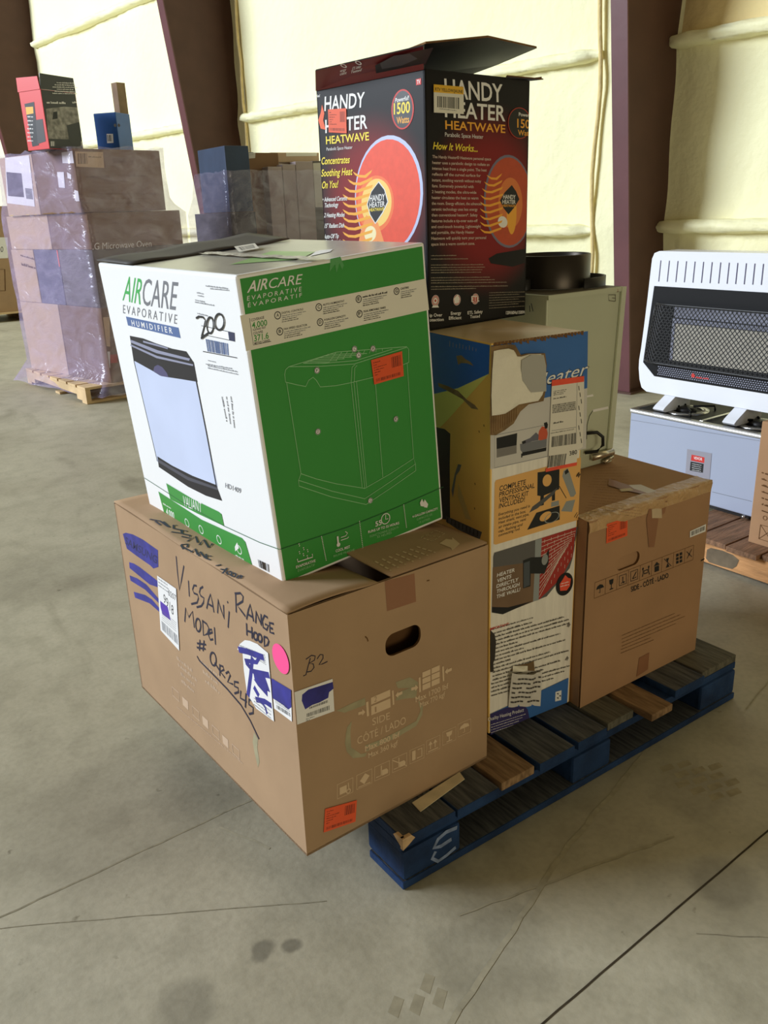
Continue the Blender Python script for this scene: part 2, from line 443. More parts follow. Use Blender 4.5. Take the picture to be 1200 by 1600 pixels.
o = w.build('wall_right'); tag(o, 'hall wall covered in cream yellow sprayed foam insulation', 'wall', kind='structure')
def girt(z, y0, y1, n, hgt=0.10, seed=0):
    g = MB(); rnd = random.Random(seed); cnt = int((y1 - y0) / 0.07)
    rings = []
    for i in range(cnt + 1):
        y = y0 + (y1 - y0) * i / cnt; r = []
        e = min(1, min(i, cnt - i) / 2 * 0.5 + 0.55)
        for k in range(10):
            a = math.pi * (-0.5 + k / 9) ; rr = 1 + 0.10 * rnd.uniform(-1, 1)
            r.append(wl(0.07 - 0.15 * e * rr * max(0.0, math.cos(a)) ** 0.45, y, z + hgt / 2 * e * rr * math.sin(a)))
        rings.append(r)
    vs = [p for r in rings for p in r]
    fs = [[i * 10 + k, i * 10 + k + 1, (i + 1) * 10 + k + 1, (i + 1) * 10 + k] for i in range(cnt) for k in range(9)] + [list(range(10)), list(range(cnt * 10, cnt * 10 + 10))]
    g.add(vs, fs, FOAMW, True)
    o = g.build('trim_%d' % n); tag(o, 'foam covered wall girt running along the cream wall', 'girt', kind='structure')
n = 0
for (y0, y1) in ((-4.0, 0.08), (0.62, 5.50), (5.85, 11.1)):
    for z in ((1.20, 2.42) if y1 < 5 else (1.18, 2.43) if y1 < 6 else (1.2, 2.45, 3.98)):
        n += 1; girt(z, y0, y1, n, seed=n)
# foam bead beside the column
g = MB(); g.tube([wl(0.0, 0.62 + 0.02 * math.sin(i), i * 0.2) for i in range(34)], 0.017, M('foam_bead', (236, 212, 150), 0.9, 0.1, 10, 0.4), 8)
o = g.build('trim_%d' % (n + 1)); tag(o, 'ridge of foam running up the wall left of the right steel column', 'foam ridge', kind='structure')
g = MB(); g.tube([wl(0.02, 5.42 + 0.015 * math.sin(i * 2), i * 0.2) for i in range(34)], 0.017, MATS['foam_bead'], 8)
o = g.build('trim_%d' % (n + 2)); tag(o, 'ridge of foam running up the wall right of the middle steel column', 'foam ridge', kind='structure')

# tapered steel columns of the frame
STEEL = M('maroon_column_paint', (98, 56, 58), 0.45, 0.1, 4, 0.05, spec=0.5)
STEELW = M('brown_column_web_paint', (84, 58, 48), 0.6, 0.1, 4, spec=0.3)
for yc, lab in zip(COLS, ('dark maroon steel column standing between the box stack and the white wall heater',
                          'tapered maroon steel column behind the wrapped loads, middle of the three columns',
                          'brown steel column in the upper left corner behind the red and black boxes')):
    t = thing('steel_column', lab, 'column', wl(-0.1, yc, 0))
    hw = 0.062
    xf = lambda z: -0.345 - 0.121 * z
    a = MB(); a.hexa([[[wl(xf(z) + dx, yc + dy, z) for z in (0, 6.9)] for dy in (-hw, hw)] for dx in (0, 0.014)], STEEL); a.build('inner_flange', t)
    a = MB(); a.hexa([[[wl(x if x > 0 else xf(z) + 0.014, yc + dy, z) for z in (0, 6.9)] for dy in (-0.006, 0.006)] for x in (-1, 0.16)], STEELW); a.build('web', t)
    a = MB(); a.hexa([[[wl(x, yc + dy, z) for z in (0, 6.9)] for dy in (-hw, hw)] for x in (0.16, 0.174)], STEELW); a.build('outer_flange', t)
    a = MB(); a.hexa([[[wl(x, yc + dy, z) for z in (0, 0.016)] for dy in (-hw - .02, hw + .02)] for x in (-0.36, 0.18)], STEELW); a.build('base_plate', t)

# ------------------------------------------------------------------ blue pallet
PB = M('blue_pallet_paint', (34, 62, 104), 0.75, 0.35, 9, 0.3, spec=0.25, c2=(18, 38, 68))
PBT = M('worn_dark_blue_deck', (100, 101, 100), 0.85, 0.4, 9, 0.3, spec=0.2, stretch=(12, 1.0, 6), c2=(60, 62, 66))
PTAN = M('bare_deck_wood', (158, 128, 94), 0.85, 0.3, 7, 0.3, spec=0.2, stretch=(14, 1.5, 6), c2=(112, 88, 64))
PGRN = M('grey_green_deck', (110, 106, 92), 0.85, 0.3, 9, 0.3, spec=0.2, stretch=(12, 1.0, 6), c2=(76, 74, 66))
pal = thing('wooden_pallet', 'blue painted wooden block pallet on the concrete floor under the box stack', 'pallet', (0.61, 0.5, 0))
LX, LY = 1.225, 1.0
deck = [(0.0, 0.145, 'd'), (0.150, 0.275, 'd'), (0.290, 0.395, 't'), (0.410, 0.530, 'd'), (0.545, 0.650, 'd'), (0.665, 0.765, 'g'), (0.785, 0.870, 't2'), (0.925, 1.055, 'd'), (1.065, 1.225, 'g')]
for x0, x1, k in deck:
    y0 = {'t': 0.008, 't2': -0.03, 'g': 0.012}.get(k, 0.0) + random.uniform(-.004, .004)
    top = {'d': PBT, 't': PTAN, 't2': PTAN, 'g': PGRN}[k]
    side = {'d': PB, 't': PTAN, 't2': PTAN, 'g': PGRN}[k]
    b = MB(); z1 = 0.143 if k != 't2' else 0.142
    b.box((x0, y0, 0.121), (x1, LY, z1), side, dict(top=top))
    o = b.build('deck_board', pal, 0.002)
    if k in ('t', 't2'): o['label'] = 'bare tan deck board'
for y0 in (0.012, 0.43, 0.86):
    b = MB(); b.box((0.0, y0, 0.099), (LX, y0 + 0.128, 0.1205), PB); b.build('stringer_board', pal, 0.002)
for ix, (x0, x1) in enumerate(((0.004, 0.165), (0.535, 0.675), (1.06, 1.222))):
    for y0 in (0.006, 0.43, 0.856):
        b = MB(); b.box((x0, y0, 0.021), (x1, y0 + 0.138, 0.0985), PB); b.build('block', pal, 0.008)
for y0 in (0.004, 0.43, 0.86):
    b = MB(); b.box((0.0, y0, 0.001), (LX, y0 + 0.13, 0.0205), PB, dict(top=PBT)); b.build('bottom_board', pal, 0.003)
for x0 in (0.17, 1.085):
    b = MB(); b.box((x0, 0.135, 0.001), (x0 + 0.14, 0.428, 0.0205), PB, dict(top=PBT)); b.box((x0, 0.562, 0.001), (x0 + 0.14, 0.858, 0.0205), PB); b.build('bottom_cross_board', pal, 0.003)
bf = Face((0.004, 0.006, 0.02), (0.165, 0.006, 0.02), (0.004, 0.006, 0.0985))
z3 = zm(540, 1000, 1.818); p = Print(bf, z3, 0.001)
b = MB(); SPL = M('splintered_wood', (196, 164, 124), .9, .3, 30)
b.prism([V((-.003, -.004, .116)), V((.010, -.004, .122)), V((.030, -.004, .134)), V((.020, -.004, .1455)), V((-.003, -.004, .1455))], (0, .009, 0), SPL); b.prism([V((-.0035, .0, .120)), V((-.0035, .03, .138)), V((-.0035, .022, .1455)), V((-.0035, .0, .1455))], (.008, 0, 0), SPL)
b.build('splintered_corner', pal, label='splintered bare wood corner')
CHALK = M('pale_chalk_mark', (120, 135, 165), 0.9, 0.3, 60)
p.st([(316, 532), (285, 545), (262, 565), (250, 590), (270, 585), (300, 565)], 0.010, CHALK)
p.st([(255, 600), (245, 620), (262, 628), (285, 612), (312, 588)], 0.009, CHALK)
p.build('chalk_mark', pal)
b = MB()
b.add([on_z((644, 1254), 0.1465), on_z((657, 1268), 0.1465), on_z((726, 1217), 0.1465), on_z((718, 1206), 0.1465), ], [[0, 1, 2, 3]], M('scrap_card', (222, 205, 170), 0.85, 0.15, 20))
b2 = MB(); sheet(b2, b.v, -0.0015, MATS['scrap_card'])
o = b2.build('cardboard_scrap'); tag(o, 'pale strip of torn cardboard lying on the blue pallet under the carton', 'cardboard')

# ------------------------------------------------------------------ carton A (big brown, marker lettering)
A = corners((-0.1875, 0.0808, 0.1435), 0.0339, 0.5155, 0.8692, 0.5562)
ca = thing('carton', 'large brown cardboard carton with black marker lettering and a pink dot, overhanging the blue pallet', 'box', A[0][0][0])
fA, lA, tA = front_face(A), left_face(A), top_face(A)
Z8, Z7 = zm(430, 830, 3.137), zm(170, 770, 2.808)
T = 0.006
hu, hv = fA.uv(fA.px(Z8(628, 535)))
hw = (fA.uv(fA.px(Z8(714, 500)))[0] - fA.uv(fA.px(Z8(541, 570)))[0]) / 2
b = MB(); holed_panel(b, fA, (hu, hv, hw, 0.026, 0.022), T, KRAFT, KEDGE)
def slab(mb, q, n, t, m): mb.prism([V(x) for x in q], V(n) * -t, m)
ux, uy, uz = fA.u, -lA.u, V((0, 0, 1))
slab(b, [A[0][1][0], A[0][0][0] + uy * .0002, A[0][0][1] + uy * .0002, A[0][1][1]], lA.n, T, KRAFT)
slab(b, [A[1][0][0] + uy * .0002, A[1][1][0], A[1][1][1], A[1][0][1] + uy * .0002], -lA.n, T, KRAFT)
slab(b, [A[1][1][0], A[0][1][0], A[0][1][1], A[1][1][1]], -fA.n, T, KRAFT)
slab(b, [A[0][0][0], A[0][1][0], A[1][1][0], A[1][0][0]], (0, 0, -1), T, KRAFT)
b.build('carton_body', ca)
def aP(u, v, z): return A[0][0][1] + ux * u + uy * v + uz * z
wA, dA = fA.w, lA.w
b = MB()                                         # left flap: flat along the edge, sagging slightly inwards
b.grid(lambda u, v: aP(u * 0.215, 0.002 + v * (dA - .004), 0.001 + 0.003 * math.sin(math.pi * u) - 0.012 * u ** 2 * math.sin(math.pi * min(1, v * 1.2 + .15)) + 0.0025 * math.sin(9 * v + 3 * u)), 14, 30, KRAFT)
lfo = b.build('flap', ca, solid=-0.004)
b = MB()                                         # right flap: pushed up and bowed by the box above
def rf(u, v):
    k = 1 - u                                    # 0 at hinge
    e = 0.268 + 0.03 * math.sin(math.pi * min(1, v * 2.2))
    return aP(wA - k * e, 0.004 + v * (dA - .008), 0.001 + 0.034 * math.sin(math.pi / 2 * min(1, k * 2.0)) * min(1, v * 4.5 + 0.0))
b.grid(rf, 16, 30, KRAFT)
fo = b.build('flap', ca, solid=-0.004)
b = MB(); sheet(b, [aP(0.11, 0.05, -0.06), aP(0.132, 0.05, -0.06), aP(0.150, 0.012, -0.002), aP(0.130, 0.006, -0.002)], 0.004, KRAFT, KEDGE)
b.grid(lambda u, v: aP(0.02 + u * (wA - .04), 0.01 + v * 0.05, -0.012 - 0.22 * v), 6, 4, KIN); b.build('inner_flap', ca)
# marks on the long left side
p = Print(lA, Z7)
p.pg([(62, 180), (75, 175), (105, 182), (150, 205), (216, 252), (218, 325), (196, 332), (182, 318), (120, 275), (80, 245)], BLUEPEN)
p.text('SAMSUNG', (72, 222), (212, 312), (74, 192), M('dark_blue_ink', (36, 34, 84), 0.6))
p.pg([(90, 304), (110, 310), (135, 325), (216, 388), (215, 414), (180, 402), (92, 330)], BLUEPEN)
p.pg([(92, 362), (125, 375), (165, 402), (222, 468), (222, 486), (160, 425), (96, 385)], BLUEPEN)
p.pg([(110, 434), (160, 448), (190, 468), (224, 508), (222, 522), (180, 485), (116, 460)], BLUEPEN)
p.build('marker_scribble', ca); p = Print(lA, Z7)
for s_ in (
    [(296, 278), (302, 350), (311, 427), (320, 380), (330, 320)], [(350, 385), (354, 455)],
    [(386, 408), (374, 406), (368, 425), (374, 440), (390, 447), (394, 462), (388, 482), (362, 488)],
    [(414, 412), (402, 420), (398, 438), (404, 452), (418, 462), (416, 482), (406, 497), (386, 502)],
    [(430, 508), (438, 470), (447, 445), (455, 480), (462, 525)], [(438, 488), (458, 500)],
    [(478, 528), (481, 468), (492, 510), (506, 552), (504, 492)], [(529, 520), (524, 592)], [(520, 476), (524, 484)],
    [(557, 438), (560, 525)], [(553, 442), (578, 440), (590, 455), (588, 476), (563, 492), (580, 515), (600, 542)],
    [(605, 555), (613, 515), (621, 490), (630, 530), (636, 565)], [(610, 532), (632, 546)],
    [(645, 572), (648, 520), (660, 555), (669, 582), (669, 532)],
    [(698, 548), (684, 538), (674, 560), (678, 590), (694, 602), (700, 582), (686, 576)],
    [(724, 575), (706, 570), (708, 612), (726, 617)], [(706, 591), (720, 597)],
    [(334, 566), (338, 505), (352, 546), (368, 520), (376, 592)],
    [(412, 558), (416, 626), (434, 618), (440, 595), (430, 575), (410, 560)],
    [(440, 618), (455, 612), (452, 600), (442, 600), (438, 625), (446, 645), (458, 642)], [(464, 590), (469, 666)],
    [(605, 572), (607, 626)], [(628, 588), (630, 640)], [(605, 604), (630, 613)],
    [(682, 630), (684, 674), (698, 666), (703, 650), (696, 636), (682, 630)],
    [(401, 645), (398, 692)], [(419, 648), (414, 694)], [(388, 660), (427, 666)], [(387, 678), (425, 685)],
    [(465, 745), (486, 778)], [(488, 752), (488, 802)], [(486, 756), (502, 762), (506, 776), (490, 784), (511, 812)],
    [(514, 792), (526, 784), (534, 800), (522, 830), (546, 840)],
    [(570, 832), (552, 828), (552, 848), (568, 856), (570, 874), (552, 880)],
    [(580, 868), (578, 900), (606, 916)], [(603, 880), (600, 942)],
    [(636, 912), (616, 906), (615, 928), (634, 942), (634, 966), (616, 970)],
    [(388, 716), (398, 735), (450, 788), (520, 860), (580, 930), (622, 1000), (660, 1080)]):
    p.st(s_, 0.0052, PEN)
for c_, rx, ry, ti in (((393, 580), 11, 28, 4), ((645, 629), 9, 16, 4), ((664, 637), 9, 17, 4), ((459, 729), 13, 28, 6)): p.oval(c_, rx, ry, 0.0052, PEN, ti)
p.build('marker_lettering', ca); p = Print(lA, Z7)
# washed-out factory print
for i, (a_, b_) in enumerate((((300, 730), (372, 792)), ((306, 760), (388, 830)), ((318, 800), (380, 852)), ((320, 830), (378, 880)), ((405, 745), (490, 815)), ((415, 790), (488, 850)), ((425, 830), (488, 884)))):
    p.greek(a_, b_, 0.011, FADE2, 0.7, i)
for i in range(7):
    x, y = 278 + i * 44, 850 + i * 42
    p.pg([(x, y), (x + 26, y + 24), (x + 28, y + 62), (x + 4, y + 38)], FADE2) if i % 2 else p.frame([(x, y), (x + 30, y + 28), (x + 32, y + 66), (x + 3, y + 38)], 0.003, FADE2)
p.greek((300, 940), (590, 1190), 0.005, FADE2, 0.6, 4)
p.build('faded_print', ca); p = Print(lA, Z7); p.pg([(638, 1050), (655, 1080), (652, 1120), (662, 1180), (655, 1205), (640, 1140), (632, 1090)], SCUFF)
p.build('scuff_mark', ca)
p = Print(lA, Z7, 0.0018); p.pg([(215, 362), (298, 420), (312, 692), (230, 602)], PAPER)
p.text('9918', (243, 478), (287, 538), (243, 440), INK, False)
p.pg([(228, 472), (262, 500), (275, 560), (238, 532), (230, 500)], M('purple_marker', (86, 52, 168), 0.5))
p.barcode([(234, 560), (304, 625), (308, 668), (238, 600)], GREY, 22)
for i in range(3): p.greek((220, 378 + i * 14), (262 + i * 6, 408 + i * 18), 0.005, GREY, 0.7, i)
p.text('0207', (264, 448), (298, 474), (264, 424), INK, False)
for i in range(5): p.greek((236, 518 + i * 9), (300, 572 + i * 9), 0.0022, GREY, 0.7, i + 9)
p.build('shipping_label', ca)
p = Print(lA, Z7, 0.0018); p.pg([(567, 686), (578, 662), (600, 645), (622, 648), (655, 662), (702, 702), (728, 1002), (650, 945), (610, 880), (596, 780), (590, 700)], PAPER)
for i in range(6): p.greek((575 + i * 4, 668 + i * 5), (690 + i, 715 + i * 8), 0.003, GREY, 0.7, i)
for s_, w_ in (([(572, 686), (610, 695), (684, 722)], .014), ([(668, 712), (652, 742), (600, 735)], .010), ([(634, 720), (626, 800), (614, 890)], .013), ([(604, 740), (640, 785), (708, 800)], .014), ([(640, 800), (690, 822), (706, 856), (648, 830), (700, 878)], .018), ([(648, 905), (690, 915), (718, 934)], .013), ([(640, 850), (662, 890)], .014), ([(672, 915), (690, 940), (698, 968)], .008)):
    p.st(s_, w_, BLUEPEN)
for i in range(3): p.greek((640, 900 + i * 14), (716, 960 + i * 15), 0.003, GREY, 0.7, i)
p.build('shipping_label', ca, label='torn white label crossed out with blue marker')
p = Print(lA, Z7, 0.002); r_ = (lA.px(Z7(757, 727)) - lA.px(Z7(757, 784))).length
p.circ((757, 727), r_, PINK); p.build('dot_sticker', ca, label='bright pink round sticker')
# label folded round the corner
p = Print(lA, Z7, 0.0015); p.pg([(718, 815), (802, 866), (806, 1003), (728, 945)], PAPER)
p.pg([(716, 812), (802, 864), (804, 940), (790, 950), (770, 932), (722, 900)], BLUEPEN)
p.barcode([(738, 928), (798, 965), (800, 982), (739, 944)], INK, 20)
for i in range(3): p.greek((734, 908 + i * 6), (798, 948 + i * 6), 0.002, INK, .7, i)
p.build('corner_label', ca, label='white label crossed out with blue marker, left of the corner')
p = Print(fA, Z8, 0.0015); p.pg([(92, 788), (279, 722), (288, 880), (106, 947)], PAPER)
p.pg([(130, 800), (160, 775), (280, 737), (284, 770), (262, 788), (258, 815), (215, 838), (180, 850), (145, 872), (128, 830)], BLUEPEN)
p.barcode([(152, 893), (263, 852), (264, 874), (153, 910)], INK, 34); p.barcode([(165, 862), (256, 825), (256, 838), (166, 870)], INK, 34)
for i in range(2): p.greek((150, 922 + i * 8), (190 - i * 20, 908 + i * 15), 0.003, INK, .6, i)
p.build('corner_label', ca, label='white barcode label crossed out with blue marker, right of the corner')
# marks on the front end
p = Print(fA, Z8)
p.text('SIDE', (476, 952), (562, 920), (475, 918), FADED, False); p.text('CÔTÉ / LADO', (403, 1046), (640, 942), (401, 1010), FADED, False)
p.build('side_words', ca); p = Print(fA, Z8); p.pg([(345, 1000), (352, 960), (375, 930), (368, 985), (372, 1060), (420, 1092), (450, 1085), (440, 1105), (380, 1112), (350, 1080), (342, 1040)], SCUFF)
p.pg([(440, 1050), (520, 1020), (610, 975), (690, 930), (712, 880), (700, 830), (725, 850), (720, 900), (690, 955), (600, 1008), (520, 1045), (445, 1080)], SCUFF)
p.pg([(300, 880), (360, 850), (440, 815), (442, 850), (340, 890)], SCUFF); p.pg([(590, 740), (660, 715), (700, 740), (690, 815), (640, 820), (590, 830), (600, 790), (660, 768), (600, 770)], SCUFF)
p.build('scuff_mark', ca); p = Print(fA, Z8, .0006); p.text('Max 800 lbf', (440, 1080), (610, 1006), (439, 1054), FADED); p.text('Max 360 kgf', (456, 1112), (600, 1046), (455, 1088), FADED)
p.text('Max 1700 lbf', (688, 838), (849, 768), (686, 812), FADED); p.text('Max 770 kgf', (710, 864), (832, 808), (709, 840), FADED)
p.pg([(468, 816), (562, 775), (563, 808), (469, 850)], FADED); p.pg([(469, 858), (563, 818), (565, 862), (470, 902)], FADED)
p.text('2', (484, 838), (498, 832), (484, 812), KRAFT, False); p.text('1', (488, 888), (496, 884), (487, 862), KRAFT, False)
p.pg([(444, 838), (455, 833), (459, 904), (448, 908)], FADED); p.pg([(571, 782), (579, 778), (583, 848), (575, 852)], FADED)
for (x, y), s_ in (((440, 885), -1), ((588, 805), 1), ((700, 765), -1), ((830, 690), 1)):
    p.pg([(x, y), (x + s_ * 14, y - 18 - s_ * 4), (x + s_ * 14, y - 8 - s_ * 4), (x + s_ * 34, y - 10 - s_ * 12), (x + s_ * 34, y + 4 - s_ * 12), (x + s_ * 14, y + 6 - s_ * 4), (x + s_ * 14, y + 14 - s_ * 4)], FADED)
for i in range(3):
    for j in range(2):
        x, y = 720 + j * 45, 692 + i * 31 - j * 20; p.pg([(x, y), (x + 40, y - 17), (x + 40, y + 10), (x, y + 27)], FADED)
p.pg([(702, 718), (711, 714), (713, 786), (704, 790)], FADED); p.pg([(817, 664), (825, 660), (828, 732), (820, 736)], FADED)
p.build('stacking_print', ca); p = Print(fA, Z8)
ic = [(304, 1242), (399, 1197), (487, 1156), (574, 1116), (660, 1074), (740, 1028), (820, 985), (895, 945)]
for i, (x, y) in enumerate(ic):
    w_, h_, d_ = 76 - i * 2, 70 - i, 34 - i
    q = lambda a, b_: (x + w_ * a, y + h_ * b_ - d_ * a)
    p.frame([q(0, 0), q(1, 0), q(1, 1), q(0, 1)], 0.0016, FADED)
    if i == 0: p.pg([q(.15, .3), q(.6, .3), q(.6, .8), q(.15, .8)], FADED); p.circ(q(.72, .8), .006, FADED, .6); p.st([q(.7, .2), q(.75, .7)], .002, FADED)
    if i == 1: p.pg([q(.2, .5), q(.55, .1), q(.85, .4), q(.5, .85)], FADED); p.st([q(.1, .9), q(.9, .9)], .002, FADED)
    if i in (2, 3):
        p.st([q(.45, .1), q(.45, .8), q(.1, .8)], .0028, FADED); p.pg([q(.5, .45), q(.8, .45), q(.92, .62), q(.9, .85), q(.5, .85)], FADED)
        if i == 3: p.st([q(0, .1), q(1, .95)], .0022, FADED)
    if i == 4:
        p.pg([q(.15, .15), q(.4, .15), q(.4, .85), q(.15, .85)], FADED); p.st([q(.55, .2), q(.85, .2), q(.85, .8), q(.5, .8)], .003, FADED)
    if i == 5:
        for a in (.3, .65): p.st([q(a, .75), q(a, .3)], .0028, FADED); p.pg([q(a - .16, .42), q(a, .15), q(a + .16, .42)], FADED)
        p.st([q(.12, .87), q(.88, .87)], .0028, FADED)
    if i == 6: p.pg([q(.25, .15), q(.75, .15), q(.68, .45), q(.5, .55), q(.32, .45)], FADED); p.st([q(.5, .5), q(.5, .85)], .003, FADED); p.st([q(.28, .87), q(.72, .87)], .003, FADED)
    if i == 7: p.pg([q(.1, .5), q(.2, .27), q(.5, .15), q(.8, .27), q(.9, .5)], FADED); p.st([q(.5, .45), q(.5, .85), q(.36, .8)], .0022, FADED)
p.build('handling_symbols', ca); p = Print(fA, Z8)
for s_ in ([(172, 622), (160, 665), (150, 704), (137, 709)], [(150, 628), (178, 608), (196, 612), (192, 632), (165, 648), (186, 650), (190, 668), (176, 686), (156, 690)], [(205, 626), (220, 604), (234, 606), (234, 622), (214, 655), (232, 650), (256, 638)]): p.st(s_, 0.0022, PEN)
p.build('marker_lettering', ca); p = Print(fA, Z8)
for s_ in ([(440, 515), (450, 525), (455, 540)], [(742, 243), (756, 240)]): p.st(s_, 0.003, KEDGE)
p.build('small_nicks', ca)
p = Print(fA, Z8, 0.0004); p.pg([(536, 245), (682, 207), (690, 345), (548, 392)], TAPE); p.build('tape_strip', ca)
p = Print(fA, Z8, 0.002); q_ = [(242, 1360), (398, 1316), (391, 1421), (235, 1475)]; 
def price(p, q, seed=1):
    p.pg(q, ORANGE); P_ = lambda a, b_: tuple((q[0][i] * (1 - a) + q[1][i] * a) * (1 - b_) + (q[3][i] * (1 - a) + q[2][i] * a) * b_ for i in (0, 1))
    p.barcode([P_(.08, .80), P_(.9, .80), P_(.9, .92), P_(.08, .92)], ORINK, 30)
    p.barcode([P_(.64, .12), P_(.95, .12), P_(.95, .55), P_(.64, .55)], ORINK, 9)
    for k in range(6): p.greek(P_(.06, .16 + k * .1), P_(.18 + (k * 7 + seed) % 4 * .1, .16 + k * .1), 0.0028, ORINK, .7, k + seed)
price(p, q_); p.build('price_sticker', ca, label='orange price sticker')
# print on the top flaps
class FlapPrint(Print):
    """lettering that follows the sagging left flap"""
    def P(s, q):
        z = 0.001
        for _ in range(8):
            P_ = on_z(s.z(*q), A[0][0][1].z + z); d = P_ - A[0][0][1]; u, v = d.dot(ux) / 0.215, d.dot(uy) / dA
            z = 0.001 + 0.003 * math.sin(math.pi * max(0, min(1, u))) - 0.012 * max(0, u) ** 2 * math.sin(math.pi * min(1, v * 1.2 + .15)) + 0.0025 * math.sin(9 * v + 3 * u)
        return P_ + V((0, 0, 0.0050))
p = FlapPrint(tA, Z7)
for s_ in ([(180, 124), (225, 132), (262, 158)], [(205, 133), (228, 150)], [(240, 135), (268, 160)], [(300, 152), (285, 150), (285, 165), (318, 172), (318, 186), (275, 180)], [(345, 178), (325, 172), (322, 188), (358, 196), (355, 208), (320, 200)], [(345, 222), (382, 200), (392, 228)], [(398, 238), (418, 215), (440, 250), (455, 232)],
           ):
    p.st(s_, 0.0052, PEN)
p.build('name_lettering', lfo); p = FlapPrint(tA, Z7)
for s_ in ([(318, 238), (330, 258)], [(318, 236), (348, 234), (345, 248), (330, 250), (365, 268)], [(362, 272), (380, 255), (392, 282)], [(396, 288), (402, 268), (424, 296), (428, 278)], [(452, 288), (432, 285), (428, 298), (448, 304)], [(470, 330), (495, 325)], [(520, 340), (500, 365)], [(490, 345), (512, 348)], [(575, 372), (562, 385), (580, 384), (586, 376), (575, 372)]):
    p.st(s_, 0.005, PEN)
for c_ in ((530, 362), (548, 370)): p.oval(c_, 10, 8, 0.004, PEN)
p.build('range_lettering', lfo)
def rflap_pt(q):
    """where the printed point falls on the bowed flap"""
    z = 0.0
    for _ in range(12):
        P_ = on_z(Z8(*q), A[0][0][1].z + z); d = P_ - A[0][0][1]; u, v = d.dot(ux), d.dot(uy)
        v = max(0, (v - .004) / (dA - .008)); e = 0.268 + 0.03 * math.sin(math.pi * min(1, v * 2.2)); k = max(0, (wA - u) / e)
        z = 0.5 * z + 0.5 * (0.001 + 0.034 * math.sin(math.pi / 2 * min(1, k * 2.0)) * min(1, v * 4.5))
    return P_ + V((0, 0, 0.0050))
b = MB()
def fl_line(a_, b_, w_):
    n_ = 10; L_ = [rflap_pt((a_[0] + (b_[0] - a_[0]) * i / n_, a_[1] + (b_[1] - a_[1]) * i / n_)) for i in range(n_ + 1)]
    for i in range(n_):
        if i % 3 == 2: continue
        d_ = (L_[i + 1] - L_[i]).cross(V((0, 0, 1))).normalized() * w_ / 2; b.poly([L_[i] - d_, L_[i + 1] - d_, L_[i + 1] + d_, L_[i] + d_], FADED)
for i in range(7): fl_line((490 + i * 34, 158 - i * 12), (570 + i * 36, 205 - i * 15), 0.005)
b.poly([rflap_pt(q) for q in [(805, 70), (862, 92), (868, 105), (905, 72), (868, 40), (868, 52), (838, 48)]], FADED)
for a_, c_ in (((715, 40), (790, 8)), ((790, 8), (830, 22)), ((830, 22), (770, 60)), ((770, 60), (715, 40)), ((735, 35), (800, 35))): fl_line(a_, c_, 0.003)
b.build('flap_print', fo)

# ------------------------------------------------------------------ carton B (humidifier)
B = corners((-0.1475, 0.1635, 0.7176), 0.0426, 0.4197, 0.6352, 0.5902, 0.0086, -0.0768, scale=1.03)
cb = thing('carton', 'green and white humidifier carton tilted on top of the large brown carton', 'box', B[0][0][0])
fB, lB, tB = front_face(B), left_face(B), top_face(B)
b = MB(); TOPB = M('dusty_glossy_box_top', (176, 172, 158), 0.28, 0.1, 5, 0.08, spec=0.6)
b.hexa(B, WHITE, dict(front=GREEN, right=GREEN, top=TOPB, bottom=KRAFT)); b.build('carton_body', cb, 0.007, 3)
Z3, Z4 = zm(140, 360, 2.857), zm(370, 370, 2.909)
p = Print(lB, Z3)
p.text('AIR', (147, 312), (228, 331), (161, 204), GREEN_L, False); p.text('CARE', (234, 332), (384, 356), (242, 216), GREY, False)
p.text('EVAPORATIVE', (150, 369), (390, 418), (150, 332), GREY, False, 0.25)
p.pg([(163, 384), (397, 434), (407, 481), (172, 424)], BLUEGREY); p.text('HUMIDIFIER', (190, 424), (372, 461), (186, 400), PAPER, True, 0.3)
PIC = M('humidifier_picture_black', (30, 28, 34), 0.45); PICB = M('humidifier_picture_body', (206, 216, 244), 0.4, 0.05, 5); PICS = M('humidifier_picture_silver', (150, 152, 176), 0.4)
p.pg([(200, 580), (350, 655), (475, 668), (572, 1142), (440, 1100), (302, 1030)], PICB)
p.pg([(180, 470), (240, 482), (300, 505), (370, 528), (432, 540), (466, 590), (482, 676), (410, 664), (350, 655), (315, 648), (280, 626), (197, 580)], PIC)
p.pg([(184, 500), (300, 548), (445, 582), (449, 572), (305, 535), (185, 488)], PICS)
p.pg([(183, 515), (300, 570), (462, 605), (463, 598), (302, 560), (184, 508)], PICS)
p.pg([(240, 500), (300, 516), (350, 530), (350, 524), (300, 508), (240, 492)], PICS)
p.pg([(285, 628), (290, 608), (305, 600), (325, 610), (345, 635), (354, 656), (320, 650)], M('picture_violet', (84, 80, 116), 0.5))
p.st([(198, 580), (303, 1030)], 0.0035, PIC); p.st([(476, 668), (522, 900), (568, 1146)], 0.0055, PIC)
p.pg([(303, 1008), (370, 1050), (460, 1095), (566, 1136), (592, 1207), (520, 1184), (440, 1144), (310, 1056)], PIC)
p.pg([(305, 1020), (440, 1100), (570, 1148), (574, 1160), (440, 1115), (306, 1034)], M('picture_grey', (78, 78, 88), 0.5))
